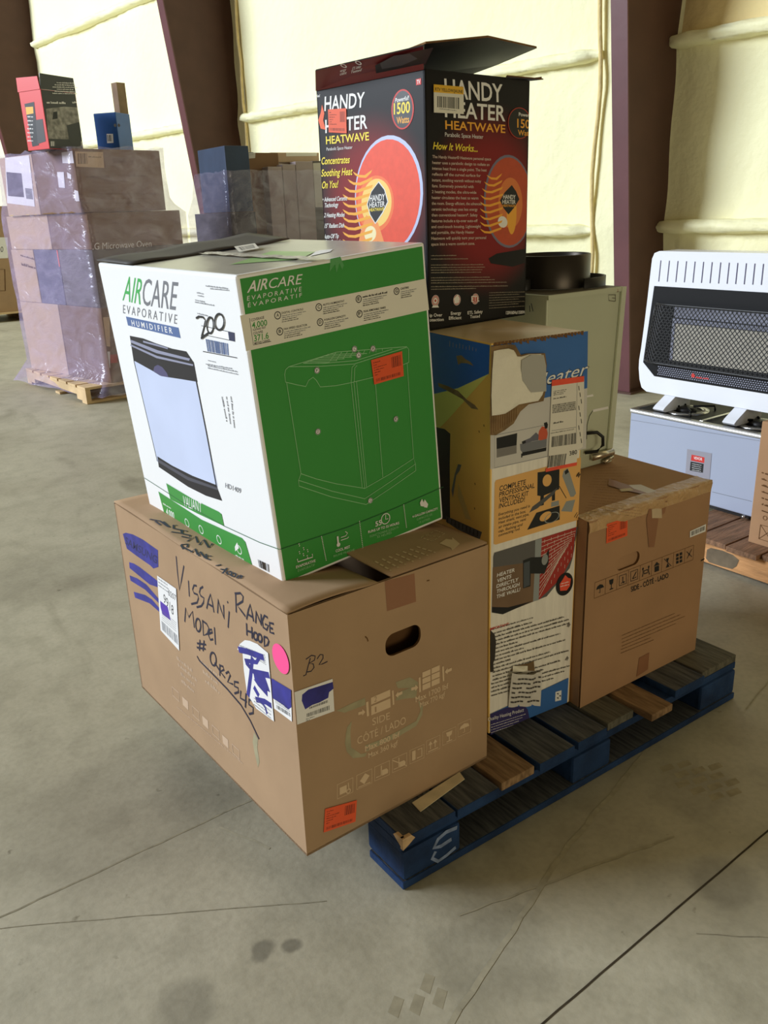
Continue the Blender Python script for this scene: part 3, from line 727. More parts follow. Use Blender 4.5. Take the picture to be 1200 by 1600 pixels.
# shipping label on the white side
p.pg([(520, 486), (600, 505), (600, 508), (520, 490)], GREY)
p.pg([(500, 425), (648, 458), (650, 495), (505, 464)], M('label_white', (250, 250, 250), 0.5)); p.frame([(500, 425), (648, 458), (650, 495), (505, 464)], 0.0012, INK); p.pg([(619, 452), (648, 458), (650, 495), (624, 489)], M('navy_ink', (50, 54, 84), 0.5))
p.barcode([(519, 484), (620, 505), (624, 558), (528, 540)], BLUEGREY, 22); p.st([(507, 540), (660, 569)], 0.0016, INK)
for i, (a_, c_) in enumerate((((520, 598), (640, 620)), ((530, 606), (665, 634)), ((530, 616), (665, 645)), ((530, 582), (565, 590)), ((472, 312), (515, 322)), ((472, 322), (560, 338)), ((520, 250), (620, 262)), ((540, 262), (625, 270)), ((480, 280), (512, 286)), ((484, 292), (512, 298)), ((482, 372), (530, 384)))):
    p.greek(a_, c_, 0.0035, GREY, .6, i)
for i in range(3): p.greek((590 + i * 20, 742 - i * 1), (612 + i * 17, 856 + i * 12), 0.006, M('dim_ink', (110, 110, 112), .6), .7, i)
p.text('HD1409', (607, 1147), (677, 1174), (607, 1126), GREY, False)
p.pg([(343, 1128), (460, 1198), (575, 1254), (590, 1266), (602, 1320), (480, 1262), (362, 1200)], GREEN); p.text('VALIANT', (420, 1228), (502, 1260), (418, 1184), PAPER, False)
p.pg([(308, 1165), (500, 1290), (680, 1372), (696, 1390), (736, 1526), (540, 1410), (340, 1282)], GREEN)
p.text('4,000', (344, 1268), (380, 1290), (342, 1238), PAPER); p.greek((330, 1222), (366, 1244), 0.006, PAPER, .6)
for x, y in ((432, 1305), (495, 1335), (575, 1380), (665, 1425)):
    p.greek((x - 12, y + 26), (x + 28, y + 48), 0.004, PAPER, .6, x)
    p.circ((x + 4, y), 0.011, PAPER, .8)
p.pg([(652, 1432), (668, 1418), (660, 1392), (650, 1412)], PAPER)
p.st([(245, 1104), (420, 1216), (600, 1318), (760, 1392), (850, 1424)], 0.0018, DKGREEN)
p.barcode([(752, 1468), (800, 1490), (803, 1525), (759, 1502)], INK, 12)
p.build('side_print', cb)
p = Print(lB, Z3, 0.0017)
for s_ in ([(478, 392), (490, 384), (508, 386), (520, 402), (512, 440), (503, 472), (500, 482), (516, 470), (536, 455)],): p.st(s_, 0.0042, INK)
p.oval((541, 423), 15, 36, 0.0042, INK); p.oval((582, 408), 21, 36, 0.0042, INK)
p.build('handwritten_number', cb)
p = Print(fB, Z4)
p.text('AIR', (46, 254), (138, 236), (58, 202), PAPER, True); p.text('CARE', (141, 236), (290, 214), (150, 190), PAPER, False)
p.text('EVAPORATIVE', (46, 291), (293, 247), (47, 270), PAPER, False, 0.22); p.text('ÉVAPORATIF', (50, 321), (295, 273), (50, 302), PAPER, False, 0.22)
p.pg([(14, 358), (858, 190), (873, 332), (42, 520)], CREAM)
p.text('COVERAGE', (65, 385), (124, 371), (64, 373), INK); p.text('4,000', (69, 416), (138, 402), (67, 389), GREEN, True); p.text('SQUARE FEET', (72, 428), (132, 415), (72, 419), INK)
p.text('COUVRE', (75, 445), (118, 435), (74, 434), INK); p.text('371.6', (79, 476), (145, 461), (77, 448), GREEN, True); p.text('MÈTRES CARRÉS'.replace('È', 'É'), (80, 490), (150, 475), (79, 480), INK)
p.st([(57, 370), (75, 492), (155, 475)], 0.0010, INK)
for c_, x, y, w_ in (('A', 185, 357, 115), ('B', 195, 430, 125), ('C', 372, 320, 115), ('D', 378, 388, 115), ('E', 553, 283, 115), ('F', 557, 350, 118), ('G', 725, 247, 75)):
    p.circ((x, y), 0.0072, INK, .78); p.text(c_, (x - 5, y + 7), (x + 6, y + 5), (x - 6, y - 8), INK)
    t_ = dict(A='DIGITAL CONTROLS', B='FAN SPEED SELECTOR', C='AUTO HUMIDISTAT', D='4-GALLON CAPACITY', E='USES THE MAIDS SUPER WICK', F='DUAL REMOVABLE TANKS', G='CASTERS')[c_] if c_ != 'E' else None
    if t_: p.text(t_, (x + 18, y - 6), (x + 18 + w_ * (.85 if c_ != 'G' else .5), y - 6 - w_ * .19 * (.85 if c_ != 'G' else .5)), (x + 18, y - 15), INK)
    else: p.greek((x + 18, y - 6), (x + 18 + w_, y - 6 - w_ * .19), 0.0036, INK, .8)
    for k in range(4): p.greek((x + 20, y + 5 + k * 9), (x + 20 + w_ * (.95, .8, .6, .65)[k], y + 5 + k * 9 - w_ * .2 * (.95, .8, .6, .65)[k]), 0.0026, GREY if k < 2 else INK, .6, k)
LW = 0.0013
for s_ in ([(235, 590), (450, 524), (770, 499), (779, 510), (780, 570)], [(235, 590), (220, 604), (216, 625), (220, 660), (270, 672), (312, 680), (325, 652), (345, 638), (360, 652), (378, 682), (450, 676), (520, 662), (628, 636), (780, 570)],
           [(235, 590), (380, 588), (530, 578), (770, 502)], [(537, 580), (522, 592), (518, 660)], [(545, 584), (534, 596), (532, 658)], [(225, 664), (290, 1076)], [(518, 662), (568, 1138)], [(530, 660), (580, 1142)], [(542, 656), (588, 1140)], [(772, 575), (802, 1006)], [(626, 640), (662, 1092)],
           [(290, 1076), (360, 1100), (450, 1122), (580, 1143), (690, 1080), (802, 1007), (810, 1032), (812, 1062)], [(290, 1076), (279, 1106), (281, 1132), (430, 1182), (586, 1216), (700, 1140), (812, 1062)], [(279, 1106), (430, 1155), (580, 1190), (700, 1110), (810, 1032)],
           [(450, 524), (300, 575), (400, 574), (540, 562), (705, 510)], *[[(300 + i * 22, 574 - i * 8), (420 + i * 34, 570 - i * 8)] for i in range(6)], *[[(450 + i * 26, 524 - i * 2), (420 + i * 30, 566 - i * 6)] for i in range(9)]):
    p.st(s_, LW, LINEGREEN)
for c_, x, y in (('F', 363, 607), ('C', 533, 510), ('A', 552, 538), ('B', 617, 508), ('D', 367, 885), ('E', 721, 828), ('G', 605, 1198)):
    p.circ((x, y), 0.0062, PAPER); p.circ((x, y), 0.0058, INK, .8); p.text(c_, (x - 4, y + 6), (x + 5, y + 4), (x - 4, y - 6), INK)
p.st([(195, 1420), (500, 1320), (720, 1232), (936, 1136)], 0.0014, DKGREEN)
for a_, c_ in (((383, 1362), (405, 1476)), ((555, 1292), (571, 1420)), ((756, 1218), (769, 1326))):
    for k in range(16): t_ = k / 16; p.circ((a_[0] + (c_[0] - a_[0]) * t_, a_[1] + (c_[1] - a_[1]) * t_), 0.0011, PAPER)
p.text('EVAPORATIVE', (267, 1506), (355, 1476), (266, 1494), PAPER); p.text('ÉVAPORATIF', (275, 1522), (352, 1494), (274, 1511), LINEGREEN, False)
p.st([(272, 1462), (275, 1476), (342, 1454), (340, 1440)], 0.002, PAPER)
for k in range(12): p.circ((280 + (k * 37) % 55, 1395 + (k * 53) % 62), 0.0012, PAPER)
p.text('COOL MIST', (447, 1433), (512, 1412), (446, 1421), PAPER); p.text('BRUME FRAÎCHE'.replace('Î', 'I'), (437, 1455), (532, 1424), (436, 1446), LINEGREEN, False)
p.st([(458, 1395), (455, 1360)], 0.004, PAPER); p.circ((459, 1398), .0045, PAPER); p.st([(470, 1365), (492, 1358), (500, 1345), (490, 1338)], .0015, PAPER); p.st([(470, 1378), (500, 1368), (505, 1362)], .0015, PAPER)
p.circ((673, 1280), 0.0125, PAPER, .85); p.st([(673, 1262), (673, 1282), (685, 1280)], .0016, PAPER)
p.text('55', (627, 1316), (655, 1306), (626, 1294), PAPER, True); p.text('RUNS UP TO 55 HOURS', (594, 1346), (735, 1304), (593, 1335), PAPER); p.text('FONCTIONNE JUSQU\'A', (602, 1366), (732, 1322), (601, 1356), LINEGREEN, False); p.text('55 HEURES', (635, 1368), (700, 1347), (634, 1358), LINEGREEN, False)
p.pg([(838, 1190), (848, 1210), (845, 1225), (832, 1222), (829, 1208)], PAPER); p.pg([(850, 1192), (866, 1214), (862, 1230), (848, 1228), (844, 1215)], PAPER)
p.text('4-GALLON CAPACITY', (795, 1276), (911, 1238), (794, 1266), PAPER); p.text('CAPACITÉ DE', (815, 1288), (885, 1264), (814, 1278), LINEGREEN, False); p.text('15 LITRES', (825, 1302), (875, 1284), (824, 1293), LINEGREEN, False)
p.build('front_print', cb)
p = Print(fB, Z4, 0.0022); price(p, [(607, 560), (748, 519), (756, 632), (622, 671)], 5); p.build('price_sticker', cb, label='orange price sticker')
CT = M('clear_tape_wrinkled', (92, 168, 100), 0.2, 0.1, 10, 0.3, spec=0.8)
p = Print(fB, Z4, 0.0005); p.pg([(425, 100), (470, 90), (486, 130), (478, 150), (466, 120), (452, 165), (446, 125), (420, 160)], CT); p.build('tape_strip', cb)
Zt = zm(280, 190, 5.0); p = Print(tB, Zt, 0.001)
p.pg([(400, 1120), (560, 1070), (720, 1015), (1065, 1020), (980, 1060), (880, 1085), (640, 1100)], M('light_green_top_print', (150, 190, 120), 0.35, 0.15, 6))
p.pg([(1065, 1020), (1105, 1008), (1200, 1000), (1180, 1020), (1020, 1055)], WHITE); p.build('top_print', cb)
def bT(u, v, z): return tB.at(u * tB.w, v * tB.h) + tB.n * z
GRY = M('charcoal_flap', (74, 70, 68), 0.55, 0.12, 6)
b = MB(); b.grid(lambda u, v: bT(0.0 + u * 0.93, 0.70 + v * 0.30, 0.0015 + 0.010 * v * (0.25 + 0.9 * u) + 0.002 * math.sin(14 * u)), 16, 5, GRY); tfl = b.build('top_flap', cb, solid=-0.003)
b = MB(); tp = M('torn_tape', (196, 190, 176), 0.3, 0.2, 20, 0.3, spec=0.7)
b.grid(lambda u, v: bT(0.36 + 0.07 * u + .006 * math.sin(9 * v), 0.01 + v * 0.68, 0.0034 + 0.0018 * math.sin(17 * v + 5 * u) ** 2), 5, 22, tp); b.build('tape_strip', cb)
lf = Face(bT(0.62, 0.80, 0.017), bT(0.90, 0.80, 0.021), bT(0.62, 0.97, 0.027)); p = Print(lf, Zt, 0.004)
p.pg([(430, 990), (592, 964), (628, 1004), (470, 1032)], CREAM); p.barcode([(462, 995), (580, 974), (598, 1000), (490, 1022)], INK, 14); p.build('barcode_label', tfl)

# ------------------------------------------------------------------ carton D (direct vent heater, tall, torn)
D = corners((0.3963, 0.1678, 0.1435), -0.0971, 0.2687, 0.66, 0.9795)
cD = thing('carton', 'tall narrow torn carton with yellow side and blue top band on the blue pallet', 'box', D[0][0][0])
fD, lD, tD = front_face(D), left_face(D), top_face(D)
DW = M('worn_white_board', (240, 234, 222), 0.6, 0.08, 14, 0.06, stretch=(6, 6, 0.6)); DY = M('yellow_print_board', (255, 206, 112), 0.5, 0.06, 8, 0.04)
DTOP = M('tan_tape_top', (222, 198, 160), 0.3, 0.15, 7, 0.08, spec=0.6); DB = M('blue_ink_worn', (58, 108, 176), 0.5, 0.1, 6); DB2 = M('royal_blue_ink', (44, 106, 220), 0.4, 0.08, 6); DLIME = M('lime_ink', (244, 240, 140), 0.5)
b = MB(); b.hexa(D, DW, dict(left=DY, right=DW, top=DTOP, bottom=KRAFT)); b.build('carton_body', cD, 0.004, 2)
Z5, Z6 = zm(660, 500, 4.286), zm(700, 720, 3.6375)
p = Print(lD, Z5)
p.pg([(0, 70), (452, 168), (446, 360), (240, 456), (92, 492), (0, 500)], DB2); p.pg([(446, 360), (240, 456), (92, 492), (0, 520), (0, 840), (165, 674)], DLIME)
p.pg([(40, 700), (110, 722), (150, 730), (188, 762), (184, 960), (186, 1340), (120, 1330), (40, 1300)], INK)
TEAR = M('torn_grey_board', (150, 128, 100), 0.9, 0.3, 40)
p.pg([(228, 240), (262, 235), (290, 262), (322, 280), (345, 308), (300, 290), (262, 288), (240, 300)], TEAR); p.pg([(104, 420), (165, 440), (240, 475), (300, 535), (352, 570), (376, 600), (330, 592), (270, 530), (180, 480), (112, 446)], TEAR)
p.pg([(240, 965), (262, 970), (250, 1010), (228, 1040), (205, 1190), (196, 1140), (218, 1030)], GREY); p.pg([(240, 1090), (262, 1150), (300, 1260), (328, 1340), (290, 1330), (262, 1250), (238, 1180)], M('pale_tear', (226, 196, 130), .9))
for i in range(9): p.st([(185 + i * 22, 140 + i * 5 + (i % 3) * 6), (184 + i * 22, 178 + i * 4)], 0.0012, FADED)
for x, y in ((380, 740), (412, 700), (352, 1090), (350, 1255)): p.st([(x, y), (x + 3, y + 14)], 0.003, KEDGE)
p.pg([(160, 1312), (250, 1352), (400, 1420), (385, 1470), (240, 1404), (160, 1350)], M('curled_edge', (92, 88, 96), .7, .3, 40))
for i in range(9): p.st([(172 + i * 25, 1324 + i * 11), (170 + i * 25, 1360 + i * 11)], 0.004, INK)
p.build('side_print', cD)
p = Print(fD, Z5)
p.pg([(458, 172), (1108, 74), (1103, 456), (800, 526), (456, 600)], DB)
p.pg([(456, 600), (800, 526), (1103, 456), (1095, 860), (640, 960), (454, 1000)], M('pale_grey_ink', (206, 202, 196), .55, .05, 4))
p.text('Heater', (728, 462), (1098, 370), (760, 362), INK, True); 
p.text('Heater', (732, 456), (1094, 366), (762, 368), WINK, False)
p.frame([(482, 772), (838, 700), (838, 912), (482, 990)], 0.0012, GREY)
p.pg([(495, 790), (634, 757), (630, 838), (496, 864)], INK); p.pg([(496, 864), (630, 838), (630, 892), (496, 922)], M('mid_grey_ink', (128, 124, 120), .5))
p.pg([(652, 830), (832, 795), (830, 850), (668, 886), (655, 870)], GREY); p.pg([(668, 886), (830, 852), (828, 876), (664, 912)], INK); p.pg([(660, 895), (670, 893), (668, 920), (660, 922)], INK)
p.pg([(780, 742), (800, 712), (830, 718), (838, 760), (832, 795), (790, 806), (770, 800)], M('coral_top_ink', (206, 92, 62), .5)); p.pg([(812, 690), (832, 682), (840, 700), (835, 725), (820, 728)], INK); p.pg([(668, 812), (720, 790), (760, 752), (778, 770), (775, 805), (735, 812), (680, 830)], M('trouser_ink', (104, 104, 116), .5)); p.pg([(664, 815), (690, 806), (692, 822), (670, 832)], INK)
OP = M('orange_panel_ink', (232, 178, 104), .5, .03, 5)
p.pg([(492, 1072), (1060, 920), (1060, 960), (1042, 1338), (490, 1504), (476, 1500), (483, 1090)], OP)
for t_, a_, c_, e_ in (('COMPLETE', (513, 1146), (690, 1100), (516, 1112)), ('PROFESSIONAL', (513, 1185), (750, 1122), (516, 1152)), ('VENTING KIT', (512, 1224), (708, 1174), (515, 1192)), ('INCLUDED!', (510, 1262), (683, 1215), (513, 1230))): p.text(t_, a_, c_, e_, INK)
for t_, a_, c_ in (('Everything you need is', (508, 1312), (718, 1252)), ('included in the box.', (508, 1340), (692, 1288)), ('Heat shield, vent pipe,', (508, 1367), (712, 1307)), ('air intake pipe, vent', (508, 1396), (692, 1340)), ('cap, flashing and', (507, 1424), (668, 1376)), ('connecting rod.', (507, 1451), (652, 1404))): p.text(t_, a_, c_, (a_[0] + 3, a_[1] - 19), INK, True)
KB = M('kit_black_ink', (32, 34, 34), .5); KG = M('kit_grey_ink', (146, 150, 148), .5)
p.pg([(770, 1020), (917, 998), (915, 1132), (800, 1180), (768, 1175)], KB); p.ell((834, 1074), (864, 1068), (834, 1034), OP)
p.pg([(790, 1175), (812, 1170), (812, 1238), (784, 1246)], KB); p.pg([(865, 1150), (887, 1146), (887, 1206), (866, 1212)], KB); p.pg([(714, 1290), (735, 1250), (880, 1140), (905, 1120), (880, 1165), (770, 1260)], M('kit_rod_ink', (84, 84, 84), .5))
p.pg([(936, 1046), (944, 1010), (972, 992), (984, 1020), (1028, 1160), (1012, 1182), (990, 1184)], KG); p.pg([(950, 1015), (970, 996), (980, 1018), (956, 1036)], KB); p.st([(915, 1112), (962, 1192)], 0.002, KB); p.pg([(928, 1280), (962, 1214), (1022, 1202), (1000, 1284)], KG)
p.pg([(862, 1220), (912, 1208), (914, 1240), (860, 1252)], KG)
p.pg([(762, 1290), (918, 1242), (918, 1336), (700, 1405)], KB); p.ell((823, 1314), (862, 1296), (822, 1286), OP); p.ell((866, 1322), (916, 1304), (866, 1288), KG, ring=.88)
for x, y in ((1030, 1030), (1015, 1300)): p.st([(x, y + 20), (x + 20, y - 12)], .002, KB); p.st([(x + 12, y + 26), (x + 26, y)], .002, KB)
p.z = Z6
p.pg([(262, 522), (500, 448), (736, 374), (726, 440), (706, 556), (690, 610), (560, 770), (310, 868), (252, 858), (256, 545)], M('photo_grey_ink', (96, 94, 92), .5))
p.pg([(254, 605), (430, 580), (500, 560), (500, 792), (310, 868), (248, 832)], M('photo_brown_ink', (124, 98, 74), .5, .1, 10)); p.pg([(248, 830), (340, 832), (480, 796), (310, 872), (248, 862)], INK)
p.pg([(495, 450), (532, 440), (520, 640), (514, 790), (482, 800), (490, 640)], M('photo_wall_ink', (150, 156, 156), .5))
p.pg([(532, 438), (728, 376), (706, 545), (640, 668), (514, 790), (522, 620)], M('brick_ink', (168, 52, 44), .5))
for i in range(13): p.st([(531 - i * 1.2, 462 + i * 26), (724 - i * 7, 398 + i * 15 - i * i * .25)], .0011, CREAM)
for i in range(12):
    for k in range(5):
        x = 548 + k * 38 + (i % 2) * 18; y = 452 + i * 25.5 - (x - 531) * (.33 + i * .022)
        if y + 18 < 800 - (x - 500) * 1.15: p.st([(x, y), (x - 2, y + 20)], .0009, CREAM)
p.pg([(425, 566), (470, 548), (546, 545), (572, 500), (570, 578), (545, 640), (468, 640), (466, 712), (425, 724)], KB); p.pg([(428, 580), (462, 568), (462, 705), (428, 720)], M('photo_unit_ink', (78, 84, 90), .4)); p.ell((548, 560), (566, 552), (548, 530), KG)
for t_, a_, c_ in (('HEATER', (275, 660), (376, 628)), ('VENTS', (275, 692), (356, 664)), ('DIRECTLY', (272, 722), (396, 682)), ('THROUGH', (272, 752), (402, 710)), ('THE WALL!', (271, 782), (406, 738))): p.text(t_, a_, c_, (a_[0] + 3, a_[1] - 21), WINK)
p.ell((660, 700), (708, 684), (660, 636), INK); p.pg([(632, 700), (650, 672), (664, 648), (680, 664), (696, 668), (690, 710), (672, 735), (635, 738)], CORAL); p.greek((640, 700), (688, 688), .004, WINK); p.greek((636, 716), (684, 704), .004, WINK)
p.text('IMPORTANT:', (237, 964), (347, 932), (237, 950), RED)
for i in range(17):
    y = 985 + i * 22; e_ = (480, 660, 690, 690, 395, 640, 430, 670, 355, 580, 690, 400, 640, 540, 690, 660, 600)[i]
    p.greek((252 - (i > 12) * 8, y), (e_, y - (e_ - 252) * .29), .0058, M('text_grey_ink', (76, 72, 68), .6), .62, i)
p.greek((250, 925 + 35), (480, 893), .005, MATS['text_grey_ink'], .6, 3)
p.pg([(238, 1438), (440, 1345), (682, 1232), (674, 1372), (460, 1460), (240, 1556)], DB); p.pg([(238, 1438), (330, 1400), (430, 1390), (450, 1410), (460, 1460), (240, 1556)], M('purple_ink', (58, 52, 104), .5))
p.text('Quality Heating Product', (224, 1478), (428, 1422), (224, 1458), WINK, False); 
for i in range(4): p.greek((242, 1500 + i * 15), (440 - i * 20, 1438 + i * 20), .003, WINK, .6, i)
p.pg([(608, 1312), (642, 1302), (640, 1358), (606, 1366)], WINK)
for a_ in (0, 120, 240): x, y = 624 + 9 * math.cos(math.radians(a_)), 1334 + 14 * math.sin(math.radians(a_)); p.pg([(x - 6, y), (x + 5, y - 6), (x + 6, y + 6)], KB)
for x, y in ((735, 75), (682, 930), (672, 1120)): p.st([(x - 8, y + 12), (x + 6, y - 10)], .002, KB); p.st([(x, y + 14), (x + 10, y - 4)], .002, KB)
p.pg([(238, 960), (262, 985), (270, 1030), (264, 1120), (254, 1150), (258, 1195), (238, 1200)], M('black_tear', (60, 54, 46), .9))
p.build('front_print', cD)
p = Print(fD, Z5, 0.006)
p.pg([(448, 175), (560, 160), (610, 165), (648, 232), (690, 222), (810, 220), (822, 300), (812, 380), (814, 470), (800, 540), (700, 562), (645, 610), (600, 690), (540, 735), (480, 768), (442, 768), (440, 640), (446, 350)], M('corrugated_tear', (132, 106, 72), .9, .3, 30))
for i in range(12): p.st([(452 + i * 15, 640 - i * 5), (450 + i * 15, 760 - i * 9)], .0016, KIN)
p.build('torn_board', cD, label='torn brown corrugated board round the hole')
hp = [(462, 205), (500, 196), (560, 188), (596, 200), (616, 240), (645, 242), (700, 226), (778, 224), (796, 262), (806, 300), (800, 370), (804, 450), (786, 500), (760, 538), (690, 550), (630, 562), (590, 590), (540, 622), (500, 630), (450, 636), (446, 500), (452, 340)]
P_ = [fD.px(Z5(*q)) for q in hp]; c_ = sum(P_, V()) / len(P_); b = MB()
rings = [[c_ + (q - c_) * k + fD.n * h for q in P_] for k, h in ((1, .0085), (.93, .012), (.6, .013), (.25, .0145))]
n_ = len(P_); b.add([q for r in rings for q in r], [[j * n_ + i, j * n_ + (i + 1) % n_, (j + 1) * n_ + (i + 1) % n_, (j + 1) * n_ + i] for j in range(3) for i in range(n_)] + [list(range(3 * n_, 4 * n_))], FOAM, True)
b.build('packing_foam', cD)
p = Print(fD, Z5, 0.0155); p.pg([(636, 262), (700, 228), (782, 228), (798, 300), (800, 470), (700, 478), (642, 400), (632, 320)], M('grey_bag_film', (176, 174, 166), .35)); p.build('plastic_bag', cD)
p = Print(fD, Z5, 0.003); LB = M('shipping_paper', (226, 220, 206), .55)
p.pg([(862, 402), (1078, 374), (1076, 560), (1068, 850), (1030, 870), (1028, 960), (832, 1010), (842, 860)], LB); p.pg([(862, 402), (1078, 374), (1076, 412), (860, 442)], CORAL); p.pg([(822, 992), (1030, 950), (1028, 972), (820, 1016)], CORAL)
for i in range(3): p.greek((872, 480 + i * 12), (960 - i * 8, 466 + i * 13), .003, INK, .6, i)
p.greek((870, 530), (960, 515), .004, INK); p.greek((870, 695), (940, 682), .005, INK); p.greek((852, 760), (1010, 732), .003, INK)
for i in range(5): p.barcode([(866, 566 + i * 12), (1022, 542 + i * 12), (1021, 552 + i * 12), (865, 576 + i * 12)], INK, 34)
p.barcode([(862, 780), (1028, 752), (1026, 826), (858, 850)], INK, 26); p.barcode([(842, 908), (962, 892), (950, 968), (834, 986)], INK, 18); p.text('380', (979, 906), (1030, 894), (978, 878), INK)
p.st([(1030, 420), (1024, 750)], .001, GREY); p.st([(860, 740), (1022, 716)], .001, GREY)
for i in range(9): p.st([(1040 + (i % 3) * 8, 440 + i * 44), (1044 + (i % 3) * 8, 470 + i * 44)], .002, INK)
p.build('shipping_label', cD)
# loose flap torn out of the front
b = MB(); TX = M('flap_print_board', (220, 214, 204), .7, .06, 20)
qa, qb, qc, qd = [fD.px(Z6(*q)) for q in ((340, 1190), (526, 1192), (516, 1388), (338, 1396))]
def ff(u, v): return (qa.lerp(qb, u)).lerp(qd.lerp(qc, u), v) + fD.n * (0.004 + 0.022 * (1 - v) ** 1.3 * math.sin(math.pi * min(1, .2 + u * .8)) + 0.0025 * math.sin(u * 14))
b.grid(ff, 12, 8, TX)
for k in range(6):
    v = .12 + k * .14
    for s_ in range(9):
        u = .04 + s_ * .103
        if (s_ * 5 + k * 3) % 7 == 0 or (k == 4 and s_ > 5): continue
        b.add([ff(u, v) + fD.n * .002, ff(u + .08, v) + fD.n * .002, ff(u + .08, v + .045) + fD.n * .002, ff(u, v + .045) + fD.n * .002], [[0, 1, 2, 3]], MATS['text_grey_ink'])
b.build('torn_flap', cD)
b = MB(); b.grid(lambda u, v: fD.px(Z6(362 + 85 * u, 1162 + 34 * v)) + fD.n * (.004 + .012 * math.sin(math.pi * u) * math.sin(math.pi * v)), 8, 5, FOAM); b.build('packing_foam', cD)
p = Print(fD, Z6, .002); p.pg([(352, 1190), (372, 1166), (450, 1150), (485, 1135), (490, 1192)], MATS['corrugated_tear']); p.build('torn_board', cD)
b = MB()                                         # frayed tape along the top front edge
for i in range(26):
    u = fD.w * (.02 + .95 * i / 26); h_ = random.uniform(.004, .011); c0 = fD.at(u, fD.h) + fD.n * .0015
    b.poly([c0 + V((0, 0, .002)), c0 + fD.u * .009 + V((0, 0, .002)), c0 + fD.u * random.uniform(.006, .01) - V((0, 0, h_)), c0 + fD.u * .001 - V((0, 0, h_ * .7))], KEDGE)
b.build('frayed_edge', cD)

# ------------------------------------------------------------------ carton C (parabolic heater)
Cc = corners((0.430, 0.4234, 1.1235), 0.1193, 0.3628, 0.3784, 0.5611)
cc = thing('carton', 'black and red space heater carton with open top flaps, standing on the tall torn carton', 'box', Cc[0][0][0])
fC, lC = front_face(Cc), left_face(Cc)
Z2 = zm(480, 40, 3.243)
def redglow(name, face, c, r):
    m = bpy.data.materials.new(name); m.use_nodes = True; nt = m.node_tree; N = nt.nodes.new; L = nt.links.new; bb = nt.nodes['Principled BSDF']
    bb.inputs['Roughness'].default_value = .5; bb.inputs['Specular IOR Level'].default_value = .25
    tc = N('ShaderNodeTexCoord'); mp = N('ShaderNodeMapping'); loc = face.px(Z2(*c)) - Cc[0][0][0]; mp.inputs['Location'].default_value = tuple(-loc)
    L(tc.outputs['Object'], mp.inputs[0]); ln = N('ShaderNodeVectorMath'); ln.operation = 'LENGTH'; L(mp.outputs[0], ln.inputs[0])
    mr = N('ShaderNodeMapRange'); mr.interpolation_type = 'SMOOTHSTEP'; mr.inputs[1].default_value = r * .45; mr.inputs[2].default_value = r; L(ln.outputs['Value'], mr.inputs[0])
    cr = N('ShaderNodeValToRGB'); cr.color_ramp.elements[0].color = rgb((136, 32, 34)); cr.color_ramp.elements[1].color = rgb((26, 23, 24)); L(mr.outputs[0], cr.inputs[0]); L(cr.outputs[0], bb.inputs['Base Color'])
    return m
RL = redglow('black_red_print_left', lC, (330, 900), .22); RF = redglow('black_red_print_front', fC, (930, 900), .235)
b = MB(); TT = .005; u_, v_ = fC.u, -lC.u
for q, n_, m_ in (([Cc[0][1][0], Cc[0][0][0], Cc[0][0][1], Cc[0][1][1]], lC.n, RL), ([Cc[0][0][0], Cc[1][0][0], Cc[1][0][1], Cc[0][0][1]], fC.n, RF), ([Cc[1][0][0], Cc[1][1][0], Cc[1][1][1], Cc[1][0][1]], -lC.n, BLACKB), ([Cc[1][1][0], Cc[0][1][0], Cc[0][1][1], Cc[1][1][1]], -fC.n, BLACKB), ([Cc[0][0][0], Cc[0][1][0], Cc[1][1][0], Cc[1][0][0]], V((0, 0, -1)), BLACKB)):
    slab(b, q, n_, TT, m_)
b.build('carton_body', cc)
def cP(x, y, z): return Cc[0][0][0] + u_ * x + v_ * y + V((0, 0, .5611 + z))
MAR = M('maroon_flap_print', (120, 40, 40), .4, .15, 5)
b = MB(); q_ = [cP(0, .378, .001), cP(0, 0, .001), cP(-.045, -.045, .036), cP(-.06, .30, .032)]; sheet(b, q_, .004, MAR, BLACKB); cfl = b.build('top_flap', cc, label='maroon printed flap')
flf = Face(q_[0], q_[1], q_[3]); p = Print(flf, Z2, .0012)
p.pg([(345, 200), (420, 160), (540, 130), (640, 108), (600, 195), (480, 222), (400, 235), (350, 240)], M('flap_dark_print', (36, 32, 34), .4)); p.pg([(370, 190), (440, 150), (520, 140), (560, 165), (480, 200), (380, 218)], M('heater_base_ink', (82, 80, 84), .4))
for t1, t2, x, y in (('Tip-Over', 'Protection', 75, 262), ('Energy', 'Efficient', 145, 243), ('ETL Safety', 'Tested', 220, 228)):
    p.text(t1, (x + 8, y - 6), (x + 52, y - 17), (x + 12, y - 20), WINK); p.text(t2, (x, y + 12), (x + 54, y - 1), (x + 4, y - 2), WINK); p.circ((x + 40, y - 42), .008, WINK, .6)
p.build('flap_print', cfl)
b = MB()
RFL = [(-.045, -.05, .037), (.07, -.12, .048), (.26, -.10, .046), (.362, .10, .046), (.36, .34, .015), (.01, .37, .004), (-.02, .2, .02)]
sheet(b, [cP(*q) for q in RFL], .004, BLACKB, KEDGE); b.build('top_flap', cc, label='black flap bent over the open top')
b = MB(); sheet(b, [cP(.363, .02, .0), cP(.41, .0, .006), cP(.415, .30, .006), cP(.363, .36, .0)], .004, BLACKB, KEDGE); sheet(b, [cP(.27, -.002, 0), cP(.363, -.002, 0), cP(.40, -.012, .004), cP(.27, -.006, .004)], .003, BLACKB, KEDGE); b.build('top_flap', cc)
def flames(p, xr, xl, y0, dy, n, k):
    for i in range(n):
        y = y0 + i * dy; w_ = 8 * k; xe = xl(i); xs = xr(i)
        p.pg([(xe, y - 2), (xe + 30 * k, y + 14 * k), (xe + 60 * k, y + 16 * k), (xs, y - 12 * k), (xs - 6, y + 4 * k), (xe + 66 * k, y + 30 * k), (xe + 30 * k, y + 27 * k), (xe + 10, y + 14 * k)], YELO)
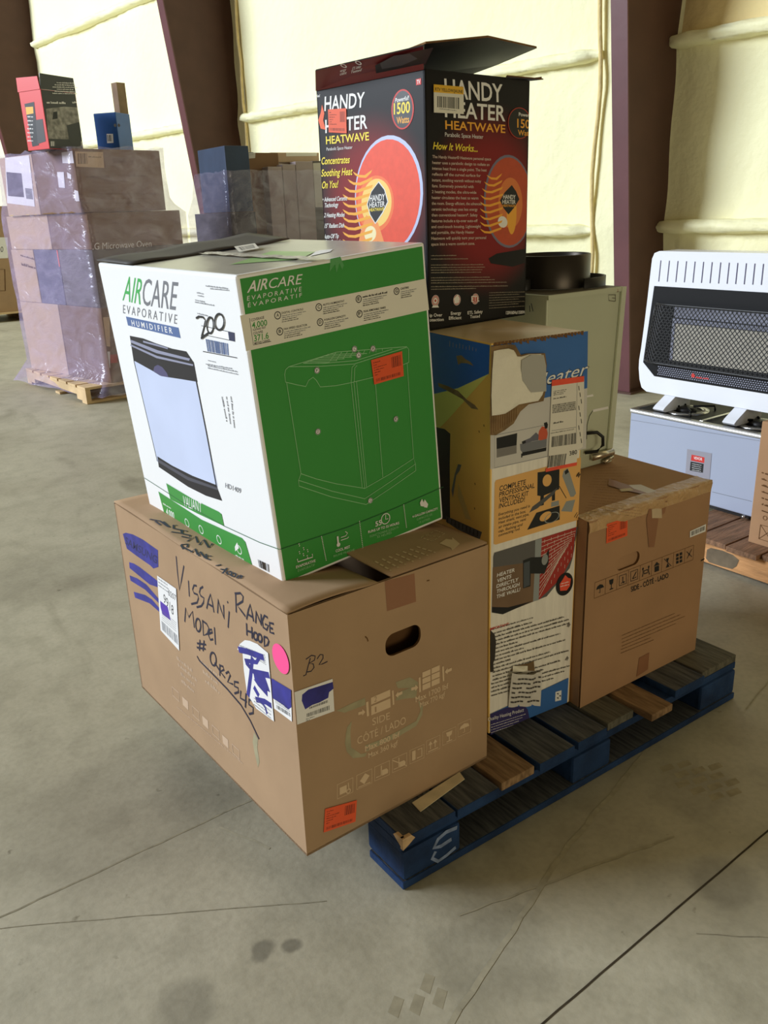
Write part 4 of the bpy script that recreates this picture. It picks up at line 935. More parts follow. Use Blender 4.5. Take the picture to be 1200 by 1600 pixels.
p = Print(lC, Z2); p.clip = True
p.ell((408, 862), (588, 850), (408, 556), M('disc_rim_ink', (196, 206, 240), .4)); p.ell((404, 866), (574, 854), (404, 576), CORAL)
p.ell((345, 905), (440, 898), (345, 760), M('glow_outer_ink', (250, 128, 78), .4)); p.ell((350, 900), (428, 894), (350, 776), M('glow_ink', (255, 214, 120), .4)); p.pg([(300, 960), (360, 1000), (410, 1160), (250, 1160), (270, 1050)], M('glow_mid_ink', (252, 160, 96), .4)); p.ell((320, 1055), (350, 1052), (320, 1015), M('glow_white_ink', (255, 240, 190), .4))
flames(p, lambda i: 340 - abs(i - 5) * 2, lambda i: 232 - 52 * math.sin(min(1, i / 3) * 1.57), 742, 38, 11, 1.0)
p.pg([(364, 788), (395, 830), (412, 892), (385, 950), (346, 1006), (318, 960), (303, 905), (325, 840)], WINK); p.pg([(362, 795), (391, 832), (407, 892), (382, 945), (346, 999), (321, 957), (307, 905), (327, 842)], INK)
p.text('HANDY', (318, 892), (394, 884), (318, 860), WINK); p.text('HEATER', (316, 922), (394, 916), (316, 896), WINK); p.text('HEATWAVE', (316, 942), (390, 937), (316, 926), YEL)
p.text('HANDY', (88, 432), (290, 412), (90, 360), WINK); p.text('HEATER', (93, 544), (306, 520), (92, 478), WINK); p.text('HEATWAVE', (97, 601), (315, 580), (95, 562), YEL); p.text('Parabolic Space Heater', (99, 634), (230, 624), (99, 618), WINK, False)
p.pg([(56, 480), (70, 440), (76, 400), (88, 445), (82, 480), (95, 528), (70, 522)], M('flame_orange_ink', (236, 96, 44), .4))
p.ell((484, 425), (542, 420), (484, 322), RED); p.ell((484, 425), (535, 420), (484, 330), BLACKB)
p.text('Powerful!', (446, 390), (515, 376), (448, 368), WINK); p.text('1500', (440, 450), (522, 440), (440, 394), YEL); p.text('Watts', (455, 498), (518, 490), (454, 464), YELO)
p.pg([(552, 272), (578, 266), (579, 298), (553, 303)], RED); p.text('TV', (557, 297), (574, 293), (557, 276), WINK); p.text('New!', (49, 365), (66, 362), (49, 350), WINK)
for t_, a_, c_ in (('Concentrates', (72, 704), (215, 696)), ('Soothing Heat', (72, 765), (229, 756)), ('On You!', (75, 826), (156, 820))): p.text(t_, a_, c_, (a_[0] + 4, a_[1] - 36), YEL)
for t_, a_, c_ in (('• Advanced Ceramic', (78, 892), (203, 885)), ('Technology', (88, 922), (158, 917)), ('• 2 Heating Modes', (78, 972), (190, 968)), ('• 15" Radiant Dish', (78, 1026), (188, 1022)), ('• Auto-Off Tip', (78, 1080), (160, 1076)), ('Over Protection', (90, 1108), (180, 1104))): p.text(t_, a_, c_, (a_[0] + 3, a_[1] - 22), WINK)
p.build('side_print', cc)
p = Print(lC, Z2, .0018); price(p, [(108, 425), (200, 419), (203, 546), (112, 541)], 8); p.build('price_sticker', cc, label='orange price sticker')
p = Print(fC, Z2); p.clip = True
p.pg([(918, 1180), (960, 1155), (1110, 1130), (1112, 1200), (1040, 1222), (930, 1205)], M('stand_ink', (22, 20, 22), .3))
p.ell((1022, 895), (1142, 900), (1022, 655), M('disc_rim_shaded_ink', (120, 118, 140), .4)); p.ell((1024, 895), (1138, 900), (1024, 668), M('disc_shaded_ink', (196, 80, 48), .4, .06, 50))  # disc and glow repeated in darker inks, shade of this side painted in
p.ell((1030, 900), (1090, 902), (1030, 770), M('glow_shaded_ink', (226, 128, 66), .4)); p.ell((1035, 940), (1060, 942), (1035, 820), YELO); p.ell((990, 995), (1014, 998), (990, 966), WINK)
flames(p, lambda i: 995 - abs(i - 4) * 2, lambda i: 908 - 34 * math.sin(min(1, i / 4) * 1.57), 758, 34, 9, .8)
p.pg([(1036, 808), (1058, 840), (1074, 880), (1050, 920), (1019, 957), (994, 925), (976, 886), (1000, 845)], INK)
p.text('HANDY', (992, 878), (1055, 880), (992, 856), WINK); p.text('HEATER', (988, 902), (1055, 904), (988, 882), WINK); p.text('HEATWAVE', (990, 918), (1052, 920), (990, 906), YELO)
p.text('HANDY', (697, 364), (990, 388), (693, 268), WINK); p.text('HEATER', (697, 462), (1003, 484), (696, 380), WINK); p.text('HEATWAVE', (699, 524), (1003, 544), (698, 480), YELO); p.text('Parabolic Space Heater', (697, 562), (891, 574), (697, 541), WINK, False)
p.text('How It Works...', (636, 626), (862, 640), (642, 590), YEL)
para = (('The Handy Heater® Heatwave personal space', 930), ('heater uses a parabolic design to radiate an', 922), ('intense heat from a single point. The heat', 908), ('reflects off the curved surface for', 878), ('instant, soothing warmth without noisy', 880), ('fans. Extremely powerful with', 842), ('2 heating modes, the ultra-wide', 856), ('heater circulates the heat to warm', 866), ('the room. Energy efficient, the advanced', 882), ('ceramic technology uses less energy', 862), ('than conventional heaters*. Safety', 862), ('features include a tip-over auto-off', 862), ('and cool-touch housing. Lightweight', 878), ('and portable, the Handy Heater', 845), ('Heatwave will quickly turn your personal', 905), ('space into a warm comfort zone.', 848))
PINKW = M('dim_white_ink', (206, 184, 170), .5)
for i, (t_, xe) in enumerate(para):
    y = 671 + i * 29.6; k = 1 - i / 15 * 1.5; p.text(t_, (633 - i * .4, y), (xe, y + (xe - 633) * .042 * k), (633 - i * .4, y - 15), PINKW)
SM = M('beige_small_ink', (176, 162, 140), .5)
for i, (y, xe) in enumerate(((1168, 755), (1185, 815), (1215, 892), (1228, 900), (1241, 888), (1254, 880), (1280, 925), (1293, 950), (1306, 1010), (1325, 1015), (1338, 855))): p.greek((626, y), (xe, y - (y - 1100) * .02), .0024, SM, .7, i)
for i in range(7): p.greek((920, 1355 + i * 13), (1105 - (i * 31) % 60, 1350 + i * 12), .0022, SM, .6, i)
REDB = M('brick_red_ink', (186, 62, 44), .5)
for i, (x, y) in enumerate(((648, 1394), (757, 1390), (850, 1385))):
    p.circ((x, y), .0130, WINK); p.circ((x, y), .0120, REDB); p.circ((x, y), .0100, WINK, .88)
    if i == 0: p.circ((x, y), .007, WINK, .45); p.pg([(x - 12, y + 24), (x + 12, y + 23), (x + 18, y + 34), (x - 18, y + 35)], WINK)
    if i == 1: p.pg([(x - 12, y + 18), (x - 16, y - 6), (x + 4, y - 28), (x + 14, y - 6), (x + 8, y + 14)], WINK)
    if i == 2: p.text('ETL', (x - 20, y + 14), (x + 20, y + 12), (x - 20, y - 14), WINK)
for t_, a_, c_ in (('Tip Over', (605, 1476), (683, 1473)), ('Protection', (598, 1500), (690, 1496)), ('Energy', (726, 1466), (778, 1463)), ('Efficient', (716, 1490), (780, 1487)), ('ETL Safety', (811, 1463), (887, 1456)), ('Tested', (823, 1483), (873, 1479)), ('120V/60Hz/1500W', (1005, 1463), (1103, 1459))): p.text(t_, a_, c_, (a_[0], a_[1] - 16), WINK)
p.ell((1075, 495), (1133, 498), (1075, 415), BLACKB); p.ell((1075, 495), (1133, 498), (1075, 415), REDB, ring=.95); p.text('1500', (1062, 516), (1150, 524), (1062, 472), YELO); p.text('Powerful!', (1070, 458), (1145, 466), (1070, 440), WINK); p.text('Watts', (1066, 555), (1140, 560), (1066, 528), YELO)
p.build('front_print', cc)
p = Print(fC, Z2, .0024); p.pg([(637, 298), (788, 311), (790, 449), (638, 441)], CREAM); p.pg([(637, 298), (788, 311), (789, 350), (637, 338)], M('amber_label', (236, 184, 52), .5)); p.text('RTV YELLOW/JAUNE', (644, 330), (784, 343), (644, 314), INK); p.barcode([(655, 358), (768, 366), (768, 424), (655, 414)], INK, 24); p.greek((665, 424), (755, 434), .003, GREY)
p.build('barcode_label', cc)

# ------------------------------------------------------------------ carton E (brown, behind on the right)
E_ = corners((0.6628, 0.1044, 0.1435), 0.0, 0.4955, 0.75, 0.5243)
for k in (0, 1):
    E_[0][1][k] += V((.085, 0, 0)); E_[1][1][k] += V((.03, 0, 0))
ce = thing('carton', 'brown carton with hand hole and black symbols on the far end of the blue pallet', 'box', E_[0][0][0])
fE, tE = front_face(E_), top_face(E_)
Z9 = zm(880, 680, 3.6375)
hu, hv = fE.uv(fE.px(Z9(367, 715))); h0 = fE.uv(fE.px(Z9(302, 745)))[0]; h1 = fE.uv(fE.px(Z9(434, 690)))[0]
b = MB(); holed_panel(b, fE, ((h0 + h1) / 2, hv, (h1 - h0) / 2, .019, .0185), .007, KRAFT2, KEDGE)
E2 = [[[E_[i][j][k] + (V((0, .0071, 0)) if j == 0 else V()) for k in (0, 1)] for j in (0, 1)] for i in (0, 1)]
b.hexa(E2, KRAFT2); b.build('carton_body', ce)
b = MB(); RT = M('crumpled_clear_tape', (196, 158, 112), .3, .12, 16, .5, spec=.6)
b.grid(lambda u, v: E_[0][0][1].lerp(E_[1][0][1], u) + (V((0, -.0018, -.030 * (1 - v * 2))) if v < .5 else V((0, .05 * (v - .5) * 2, .0018))) + V((0, -.0015, .0015)) * math.sin(23 * u + 9 * v), 40, 8, RT); b.build('tape_strip', ce, label='crumpled tape along the top edge')
p = Print(fE, Z9)
for a_, c_ in (((180, 838), (742, 624)), ((175, 928), (736, 708))): p.st([a_, c_], .0012, KIN)
xs = [180, 242, 308, 372, 438, 504, 562, 628, 692, 742]
for x in xs: t_ = (x - 180) / 562; p.st([(x, 838 - 214 * t_), (x - 5, 928 - 220 * t_)], .0012, KIN)
for i in range(9):
    t_ = ((xs[i] + xs[i + 1]) / 2 - 180) / 562; x, y = (xs[i] + xs[i + 1]) / 2 - 2, 883 - 217 * t_; q = lambda a, b_: (x + a * 25, y + b_ * 34 - a * 9)
    if i == 0: p.pg([q(-.9, 0), q(-.6, -.5), q(0, -.7), q(.6, -.5), q(.9, 0)], INK); p.st([q(0, 0), q(0, .7), q(-.3, .6)], .002, INK)
    elif i == 1: p.pg([q(-.5, -.8), q(.5, -.8), q(.4, -.1), q(0, .15), q(-.4, -.1)], INK); p.st([q(0, 0), q(0, .8)], .003, INK); p.st([q(-.4, .8), q(.4, .8)], .003, INK)
    elif i in (2, 3): p.frame([q(-.8, -.8), q(.8, -.8), q(.8, .8), q(-.8, .8)], .002, INK); p.st([q(0, -.5), q(0, .3), q(.3, .6)] if i == 2 else [q(.5, -.5), q(-.4, .5)], .003, INK); p.st([q(-.4, .5), q(.5, .4)], .002, INK)
    elif i == 4: p.frame([q(-.4, -.1), q(.4, -.1), q(.4, .4), q(-.4, .4)], .003, INK); [p.circ(q(s_ * .65, -.5), .0035, INK) for s_ in (-1, 1)]; [p.st([q(s_ * .65, -.4), q(s_ * .6, .2), q(s_ * .8, .8)], .003, INK) for s_ in (-1, 1)]
    elif i == 5: p.pg([q(-.7, -.2), q(0, -.8), q(.7, -.2)], INK); p.pg([q(-.5, -.1), q(.5, -.1), q(.5, .8), q(-.5, .8)], INK)
    elif i == 6: p.pg([q(-.4, -.7), q(.3, -.7), q(0, 0)], INK); p.pg([q(0, .1), q(.4, .8), q(-.4, .8)], INK); p.st([q(-.8, -.8), q(.8, .8)], .002, INK)
    elif i == 7: [p.pg([q(a - .28, c - .22), q(a + .28, c - .22), q(a + .28, c + .22), q(a - .28, c + .22)], INK) for a in (-.4, .4) for c in (-.6, 0, .6)]
    else: p.st([q(-.6, -.6), q(.6, .6)], .002, INK); p.st([q(.6, -.7), q(-.5, .6)], .002, INK); p.pg([q(-.2, -.3), q(.2, 0), q(-.1, .3)], INK)
p.text('SIDE - CÔTÉ - LADO', (384, 890), (597, 808), (383, 862), INK)
for i in range(6): e_ = (635, 665, 690, 640, 495, 515)[i]; p.greek((332 - (i > 3) * 6, 1140 + i * 20), (e_, 1140 + i * 20 - (e_ - 332) * .42), .003, KIN, .6, i)
p.st([(782, 712), (802, 702)], .004, INK)
p.build('front_print', ce)
p = Print(fE, Z9, .0016); price(p, [(245, 504), (363, 464), (362, 570), (242, 615)], 3); p.build('price_sticker', ce, label='orange price sticker')
p = Print(fE, Z9, .0016); p.pg([(718, 545), (809, 504), (806, 546), (717, 581)], PAPER); p.barcode([(724, 548), (802, 514), (801, 538), (724, 572)], INK, 20); p.build('barcode_label', ce)
p = Print(fE, Z9, .0016); p.pg([(488, 400), (590, 372), (575, 440), (540, 470), (515, 634), (484, 636), (470, 480)], TAPE); p.build('tape_strip', ce); p = Print(fE, Z9, .002); p.pg([(500, 420), (556, 408), (558, 470), (502, 470)], TAPEL); p.build('tape_strip', ce); p = Print(fE, Z9, .0012); p.pg([(430, 1266), (488, 1234), (480, 1330), (415, 1372)], TAPE); p.build('tape_strip', ce)
p = Print(tE, Z9, .001)
for i in range(17):
    a_ = (120 + i * 9 - (i > 8) * 60, 430 - i * 15); p.greek(a_, (a_[0] + 330 - i * 10, a_[1] + 40 - i * 3), .0045, M('brown_print', (120, 84, 52), .8), .5, i)
p.build('top_print', ce)
p = Print(tE, Z9, .0025); p.pg([(260, 250), (330, 275), (450, 310), (530, 330), (480, 345), (380, 325), (255, 290)], TAPE); p.pg([(372, 288), (440, 285), (530, 322), (480, 335), (400, 308)], M('white_torn_tape', (214, 206, 206), .5)); p.pg([(318, 312), (380, 305), (400, 318), (330, 326)], M('torn_paper', (206, 190, 160), .8)); p.build('torn_tape', ce)

# ------------------------------------------------------------------ sheet-metal heater cabinet with flue collar
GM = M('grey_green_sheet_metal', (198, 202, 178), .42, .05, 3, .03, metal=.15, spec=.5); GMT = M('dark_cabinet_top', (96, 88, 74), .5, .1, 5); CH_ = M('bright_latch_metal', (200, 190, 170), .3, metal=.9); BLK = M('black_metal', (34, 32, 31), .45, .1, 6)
cab = thing('heater_cabinet', 'grey green sheet metal cabinet with a round dark flue collar, standing on the brown carton', 'heater', (0.96, .6, .6685))
zt = 1.174; c = [[[V(((.815 if i == 0 else (1.122 if k else 1.098)), (.412 if j == 0 else .76), zt if k else .6685)) for k in (0, 1)] for j in (0, 1)] for i in (0, 1)]
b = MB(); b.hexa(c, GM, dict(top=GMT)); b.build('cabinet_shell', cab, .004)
b = MB(); b.prism([V((1.104, .4105, zt)), V((1.122, .4105, zt)), V((1.100, .4105, .669)), V((1.078, .4105, .669))], (0, -.006, 0), M('light_flange', (206, 210, 188), .4, metal=.2)); b.prism([V((.815, .4105, zt + .0)), V((1.104, .4105, zt)), V((1.104, .4105, zt - .012)), V((.815, .4105, zt - .012))], (0, -.004, 0), GM); b.build('edge_flange', cab, .001)
fG = Face((.815, .412, .6685), (1.1, .412, .6685), (.815, .412, zt)); Zg = zm(820, 360, 3.158)
p = Print(fG, Zg, .001); p.st([(448, 318), (412, 318), (414, 346), (444, 350), (446, 335), (430, 333)], .0022, M('pencil', (104, 102, 84), .6)); p.st([(446, 318), (446, 350)], .0022, MATS['pencil'])
p.st([(30, 360), (40, 400)], .003, INK); p.st([(22, 370), (24, 402)], .003, INK)
p.pg([(302, 815), (335, 808), (338, 818), (304, 824)], PAPER); p.pg([(334, 884), (410, 868), (411, 880), (336, 896)], PAPER); p.st([(334, 890), (318, 915), (306, 960), (304, 1030)], .002, INK); p.build('panel_marks', cab)
b = MB()
for q in ((452, 296), (448, 722)): P_ = fG.px(Zg(*q)); b.tube([P_, P_ + V((0, -.006, 0))], .0045, CH_, 10)
b.build('screw', cab)
b = MB(); pts = [fG.px(Zg(*q)) + V((0, -h, 0)) for q, h in (((300, 1000), .004), ((330, 990), .02), ((348, 1010), .028), ((346, 1050), .03), ((325, 1082), .024), ((290, 1095), .006))]; b.tube(pts, .005, M('black_cord', (30, 30, 30), .5), 8); b.build('power_cord', cab)
b = MB(); A_ = fG.px(Zg(318, 1115)); B_ = fG.px(Zg(415, 1088)); b.tube([A_ + V((0, -.012, 0)), B_ + V((0, -.012, 0))], .011, CH_, 12); b.tube([fG.px(Zg(372, 1140)) + V((0, -.014, 0)), fG.px(Zg(414, 1110)) + V((0, -.014, 0))], .006, CH_, 10); b.build('latch', cab, label='bright metal latch')
cx, cy = 1.01, .585; b = MB(); FL = M('flue_metal', (66, 60, 54), .35, .1, 4, metal=.7); b.lathe((cx, cy, zt), [(.109, .001), (.109, .088), (.106, .09), (.104, .088), (.104, .001)], FL, 48); b.build('flue_collar', cab)
b = MB(); b.lathe((cx + .03, cy - .02, zt), [(.118, .001), (.118, .028), (.114, .028), (.114, .001)], BLK, 36, -1.9, 1.2); b.lathe((cx - .16 + .03, cy - .02, zt), [(.02, .001), (.02, .03), (0, .03)], BLK, 16); b.build('collar_band', cab)

# ------------------------------------------------------------------ right background: pallet, range, wall heater, carton
pr = thing('wooden_pallet', 'weathered bare wood pallet at the right edge carrying the white range', 'pallet', (2.6, .5, 0))
PW = M('weathered_pallet_board', (150, 112, 84), .85, .3, 6, .3, stretch=(1.5, 12, 6), c2=(112, 84, 62)); PN = M('fresh_pine_stringer', (206, 152, 100), .8, .2, 6, .2, stretch=(6, 1.5, 8))
for i in range(9):
    y0 = -.42 + i * .137; b = MB(); b.box((1.955 + (i % 3) * .012, y0, .110), (3.1, y0 + .128, .130), PW); b.build('deck_board', pr, .002)
for x0 in (1.985, 2.5, 3.03):
    b = MB(); b.box((x0, -.42, .022), (x0 + .04, .81, .1095), PN if x0 < 2 else PW); b.build('stringer', pr, .002)
for y0 in (-.42, .15, .70):
    b = MB(); b.box((1.97, y0, .002), (3.08, y0 + .1, .0215), PW); b.build('bottom_board', pr)
fS = Face((1.985, .81, .022), (1.985, -.42, .022), (1.985, .81, .1095)); Zh = Z9; p = Print(fS, Zh, .001)
p.pg([(818, 650), (840, 640), (905, 655), (965, 680), (1000, 710), (985, 745), (960, 760), (900, 745), (830, 722), (812, 700)], M('stain_on_wood', (112, 98, 78), .9, .2, 20)); p.build('stain', pr)

Zf = Zg
RGW = M('range_enamel_shaded', (166, 174, 194), .3, .02, 3, spec=.4); RW = M('white_enamel', (236, 238, 244), .25, .01, 3, spec=.5); STL = M('stainless_trim', (190, 188, 186), .25, metal=.9); BE = M('black_enamel', (18, 18, 20), .5, spec=.2)  # range enamel darker than white: the stack's shade is put into its colour
rg = thing('range', 'white gas range with black burner top standing on the weathered pallet', 'stove', (2.6, .6, .131))
XF, YL, YR, ZT = 2.263, 1.262, .06, .497
b = MB(); b.box((XF, YR, .15), (2.92, YL, ZT - .012), RGW); b.build('range_body', rg, .008, 3)
b = MB(); b.box((XF + .02, YR + .03, .1312), (2.9, YL - .03, .150), BLK); b.build('plinth', rg)
b = MB(); b.box((XF - .006, YR, ZT - .012), (2.92, YL, ZT), STL, dict(top=BE)); ckt = b.build('cooktop', rg, .003)
b = MB()
for q in (((XF - .006, YR, ZT), (XF + .02, YL, ZT + .006)), ((XF + .02, YL - .02, ZT), (2.92, YL, ZT + .006)), ((XF + .02, .90, ZT), (2.9, .915, ZT + .007)), ((2.9, YR, ZT), (2.92, YL - .02, ZT + .006))): b.box(*q, STL)
b.build('cooktop_trim', ckt)
for x, y in ((2.42, 1.08), (2.42, .72), (2.75, 1.08), (2.75, .72), (2.42, .36), (2.75, .36)):
    b = MB(); b.lathe((x, y, ZT), [(.10, .0005), (.10, .004), (.07, .006), (.07, .001)], STL, 30); b.lathe((x, y, ZT), [(.045, .001), (.045, .014), (.03, .018), (0, .018)], BLK, 24); b.build('burner', ckt)
    b = MB()
    for k in range(4):
        a = k * math.pi / 2 + .78; d = V((math.cos(a), math.sin(a), 0)); b.tube([V((x, y, ZT + .02)) + d * .03, V((x, y, ZT + .022)) + d * .12, V((x, y, ZT + .001)) + d * .125], .005, BE, 6)
    b.build('grate', ckt)
fR = Face((XF, YL, .15), (XF, YR, .15), (XF, YL, .485)); p = Print(fR, Zg, .0012)
p.pg([(802, 1078), (923, 1100), (912, 1230), (793, 1205)], M('warning_plate_grey', (152, 150, 160), .4)); p.pg([(824, 1106), (888, 1120), (886, 1148), (820, 1135)], RED); p.pg([(819, 1140), (884, 1152), (880, 1196), (815, 1184)], INK); p.text('VEVOR', (834, 1128), (876, 1136), (835, 1115), PAPER)
for i in range(4): p.greek((826, 1152 + i * 10), (872, 1160 + i * 10), .004, PAPER, .6, i)
p.build('warning_label', rg)
p = Print(fR, Zg, .0008); p.st([(925, 1290), (1120, 1337)], .002, GREY); p.st([(525, 935), (1170, 1040)], .0015, GREY); p.build('panel_seam', rg)
b = MB(); P_ = fR.px(Zg(1083, 1412)); b.tube([P_, P_ + V((-.012, 0, 0))], .008, STL, 12); b.build('foot_screw', rg)

# wall heater standing on the range (front faces -X, leaning slightly back)
HX = 2.36; 
ht = thing('wall_heater', 'white vent free wall heater with black mesh guard standing on the white range', 'heater', (HX + .06, .85, ZT + .01))
def hp_(q, x=HX): return on_plane(Zg(*q), (x, 0, 0), (1, 0, 0))
out = [(664, 102), (640, 112), (628, 140), (622, 190), (606, 330), (590, 460), (574, 580), (564, 640), (562, 680), (566, 735), (576, 775), (600, 795)]
L_ = [hp_(q) for q in out]; YRH = .42
def mir(p_): return V((p_.x, 2 * .80 - p_.y, p_.z))
ZBOT = hp_((600, 795)).z; pts = L_ + [V((HX, mir(L_[-1]).y, ZBOT))] + [mir(q) for q in L_[::-1][1:]]
b = MB(); b.prism(pts, (.13, 0, 0), RW)
WR_ = b.build('front_shell', ht, .012, 3)
fH = Face((HX, 1.3, .56), (HX, .3, .56), (HX, 1.3, 1.25)); 
b = MB(); p = Print(fH, Zg, .001)
xs0 = [672, 711, 752, 792, 831, 872, 913, 956, 999, 1043, 1089, 1134, 1179]
for i in range(17):
    x = 672 + i * 42.2; sy = 148 + i * 1.4; p.st([(x, sy), (x - 11, sy + 104)], .0042, M('slot_shadow', (70, 66, 100), .6))
p.build('top_slot', ht)
def yz(y, z, x): return V((x, y, z))
zT, zB, yL, yR = hp_((640, 274)).z, hp_((660, 722)).z, hp_((640, 274)).y, 1.6 - hp_((640, 274)).y
b = MB(); zM = hp_((585, 650)).z; yM = hp_((585, 650)).y; rc = [yz(yL, zT, HX - .001), yz(yM, zM, HX - .001), yz(hp_((640, 715)).y, zB, HX - .001)]; rc = rc + [mir(q) for q in rc[::-1]]
b.prism(rc, (-.001, 0, 0), BE); b.build('firebox_recess', ht)
CER = M('ceramic_plaque', (206, 200, 186), .8, .08, 40, .3); REF = M('reflector_steel', (150, 152, 170), .25, metal=.8)
z1, z2 = hp_((740, 640)).z, hp_((760, 460)).z; y1 = hp_((735, 640)).y; y2 = 1.6 - y1
b = MB(); b.box((HX - .010, y2, z1), (HX - .003, y1, z2), CER); b.build('ceramic_burner', ht)
b = MB(); b.box((HX - .014, y2 - .01, z2 + .004), (HX - .003, y1 + .01, z2 + .022), REF); b.box((HX - .008, y2 - .01, z2 + .026), (HX - .003, y1 + .012, z2 + .07), REF); b.box((HX - .012, y1, z1), (HX - .003, y1 + .014, z2 + .02), REF); b.box((HX - .012, y2 - .014, z1), (HX - .003, y2, z2 + .02), REF); b.build('reflector', ht)
# mesh guard: bowed out in front of the firebox
gz0, gz1 = hp_((572, 640), HX - .03).z, hp_((618, 360), HX - .045).z; gyL0 = hp_((572, 640), HX - .03).y; gyL1 = hp_((618, 360), HX - .045).y
b = MB(); GB = M('black_guard_wire', (26, 26, 28), .4, spec=.5)
def gp(u, v):
    yl = gyL0 + (gyL1 - gyL0) * v; yr = 1.6 - yl; y = yl + (yr - yl) * u
    bow = .045 * min(1, u / .08, (1 - u) / .08) ** .6
    return V((HX - .004 - bow, y, gz0 + (gz1 - gz0) * v))
nu, nv = 44, 22
for j in range(nv):
    for i in range(nu):
        o_ = .5 if j % 2 else 0
        c0 = gp(min(1, (i + o_) / nu), j / nv); c1 = gp(min(1, (i + o_ + .5) / nu), (j + 1) / nv); c2 = gp(max(0, (i + o_ - .5) / nu), (j + 1) / nv)
        for e in (c1, c2):
            d = (e - c0).cross(V((1, 0, 0))).normalized() * .0020; b.poly([c0 - d, e - d, e + d, c0 + d], GB)
for v in (0, 1): b.tube([gp(i / 24, v) for i in range(25)], .004, GB, 6)
for u in (0, 1): b.tube([gp(u, i / 4) for i in range(5)], .004, GB, 6)
b.build('mesh_guard', ht)
b = MB(); lz0, lz1 = hp_((660, 715)).z, hp_((660, 690)).z
for j in range(5):
    for i in range(60):
        y = hp_((660, 700)).y - i * .0112 - (j % 2) * .0056; z = lz0 + .006 + j * .0085
        if y < 1.6 - hp_((660, 700)).y: break
        b.poly([V((HX - .0035, y, z - .003)), V((HX - .0035, y - .0045, z)), V((HX - .0035, y, z + .003)), V((HX - .0035, y + .0045, z))], REF)
b.build('lower_grille', ht)
p = Print(fH, Zg, .004); p.pg([(826, 725), (824, 712), (832, 702), (842, 714), (840, 726)], RED); p.greek((846, 728), (912, 736), .008, RED, .8); p.greek((916, 736), (938, 738), .004, GREY); p.build('badge', ht, label='small red badge')
for xq in (700, 1055):
    b = MB(); P0 = hp_((xq + 12, 822)); y = P0.y
    prof = [(HX + .12, ZT + .0065), (HX - .06, ZT + .0065), (HX - .075, ZT + .018), (HX - .06, ZT + .03), (HX + .02, ZBOT + .005), (HX + .12, ZBOT + .005)]
    b.prism([V((x, y - .028, z)) for x, z in prof], (0, .056, 0), RW); b.build('foot', ht, .004)

ci = thing('carton', 'brown carton cut off by the right edge, standing on the weathered pallet before the range', 'box', (2.2, .3, .131))
b = MB(); b.box((2.058, -.05, .131), (2.25, .502, .612), KRAFT2); b.build('carton_body', ci, .004)
fI = Face((2.058, .502, .131), (2.058, -.05, .131), (2.058, .502, .612)); p = Print(fI, Z9, .001)
for i in range(7): p.greek((1128, 215 + i * 36), (1230, 250 + i * 36), .010, KIN, .6, i)
p.frame([(1122, 508), (1200, 530), (1190, 612), (1112, 588)], .003, KIN); p.st([(1122, 508), (1190, 612)], .002, KIN); p.st([(1200, 530), (1112, 588)], .002, KIN); p.circ((1148, 470), .009, KIN, .75)
p.build('front_print', ci)

# ------------------------------------------------------------------ left background: shrink-wrapped pallet of microwave cartons
def yawbox(o, a, x0, y0, z0, w, d, h):
    R = Matrix.Rotation(a, 3, 'Z'); return [[[V(o) + R @ V((x, y, 0)) + V((0, 0, z)) for z in (z0, z0 + h)] for y in (y0, y0 + d)] for x in (x0, x0 + w)]
def simple_carton(c, label, mat, group=None, mats=None, name='carton', cat='box'):
    t = thing(name, label, cat, c[0][0][0], group); b = MB(); b.hexa(c, mat, mats); b.build('carton_body', t, .006); return t
JO, JA = (1.31, 5.72, 0), .23
pj_ = thing('wooden_pallet', 'pale wood pallet under the tall shrink-wrapped load on the left', 'pallet', (1.6, 6.5, 0))
PP = M('pale_pallet_wood', (214, 184, 140), .8, .2, 5, .2)
for i in range(7):
    c = yawbox((1.08, 5.68, 0), .08, 0, i * .205, .115, 1.1, .17, .02); b = MB(); b.hexa(c, PP); b.build('deck_board', pj_)
for x0 in (0, .53, 1.06):
    b = MB(); b.hexa(yawbox((1.08, 5.68, 0), .08, x0, 0, .022, .04, .20, .092), PP); b.hexa(yawbox((1.08, 5.68, 0), .08, x0, .20, .06, .04, 1.0, .054), PP); b.hexa(yawbox((1.08, 5.68, 0), .08, x0, 1.2, .022, .04, .20, .092), PP); b.build('stringer', pj_)
for y0 in (0, .6, 1.3):
    b = MB(); b.hexa(yawbox((1.08, 5.68, 0), .08, 0, y0, .002, 1.1, .1, .0195), PP); b.build('bottom_board', pj_)
KD = M('dark_brown_carton', (122, 92, 64), .85, .06, 5); KG_ = M('charcoal_carton', (88, 82, 78), .7, .06, 5); KL = M('pale_carton', (196, 168, 140), .85, .06, 5); KBL = M('slate_carton', (92, 92, 116), .7, .06, 5)
zz = .136
boxes = [  # x0 y0 z w d h, label, mat
    (0, 0, zz, .88, .66, .60, 'brown carton at the bottom corner of the tall wrapped load', KD), (0, .67, zz, .88, .66, .60, 'pale carton at the bottom of the tall wrapped load, far left side', KL),
    (0, 0, zz + .602, .88, .52, .44, 'charcoal microwave oven carton with white lettering in the wrapped load', KG_), (0, .53, zz + .602, .88, .40, .44, 'slate blue printed carton in the middle of the tall wrapped load', KBL), (0, .94, zz + .602, .88, .39, .44, 'pale carton left of the slate blue one in the wrapped load', KL),
    (0, 0, zz + 1.044, .86, .60, .27, 'brown carton above the charcoal microwave carton in the wrapped load', KD), (0, .61, zz + 1.044, .86, .70, .27, 'grey brown carton under the upper tier at the left of the wrapped load', KL)]
JB = []
for x0, y0, z0, w_, d_, h_, lab, m_ in boxes:
    c = yawbox(JO, JA, x0, y0, z0, w_, d_, h_); JB.append((simple_carton(c, lab, m_, 'cartons of the tall wrapped load'), c))
ztop = zz + 1.316
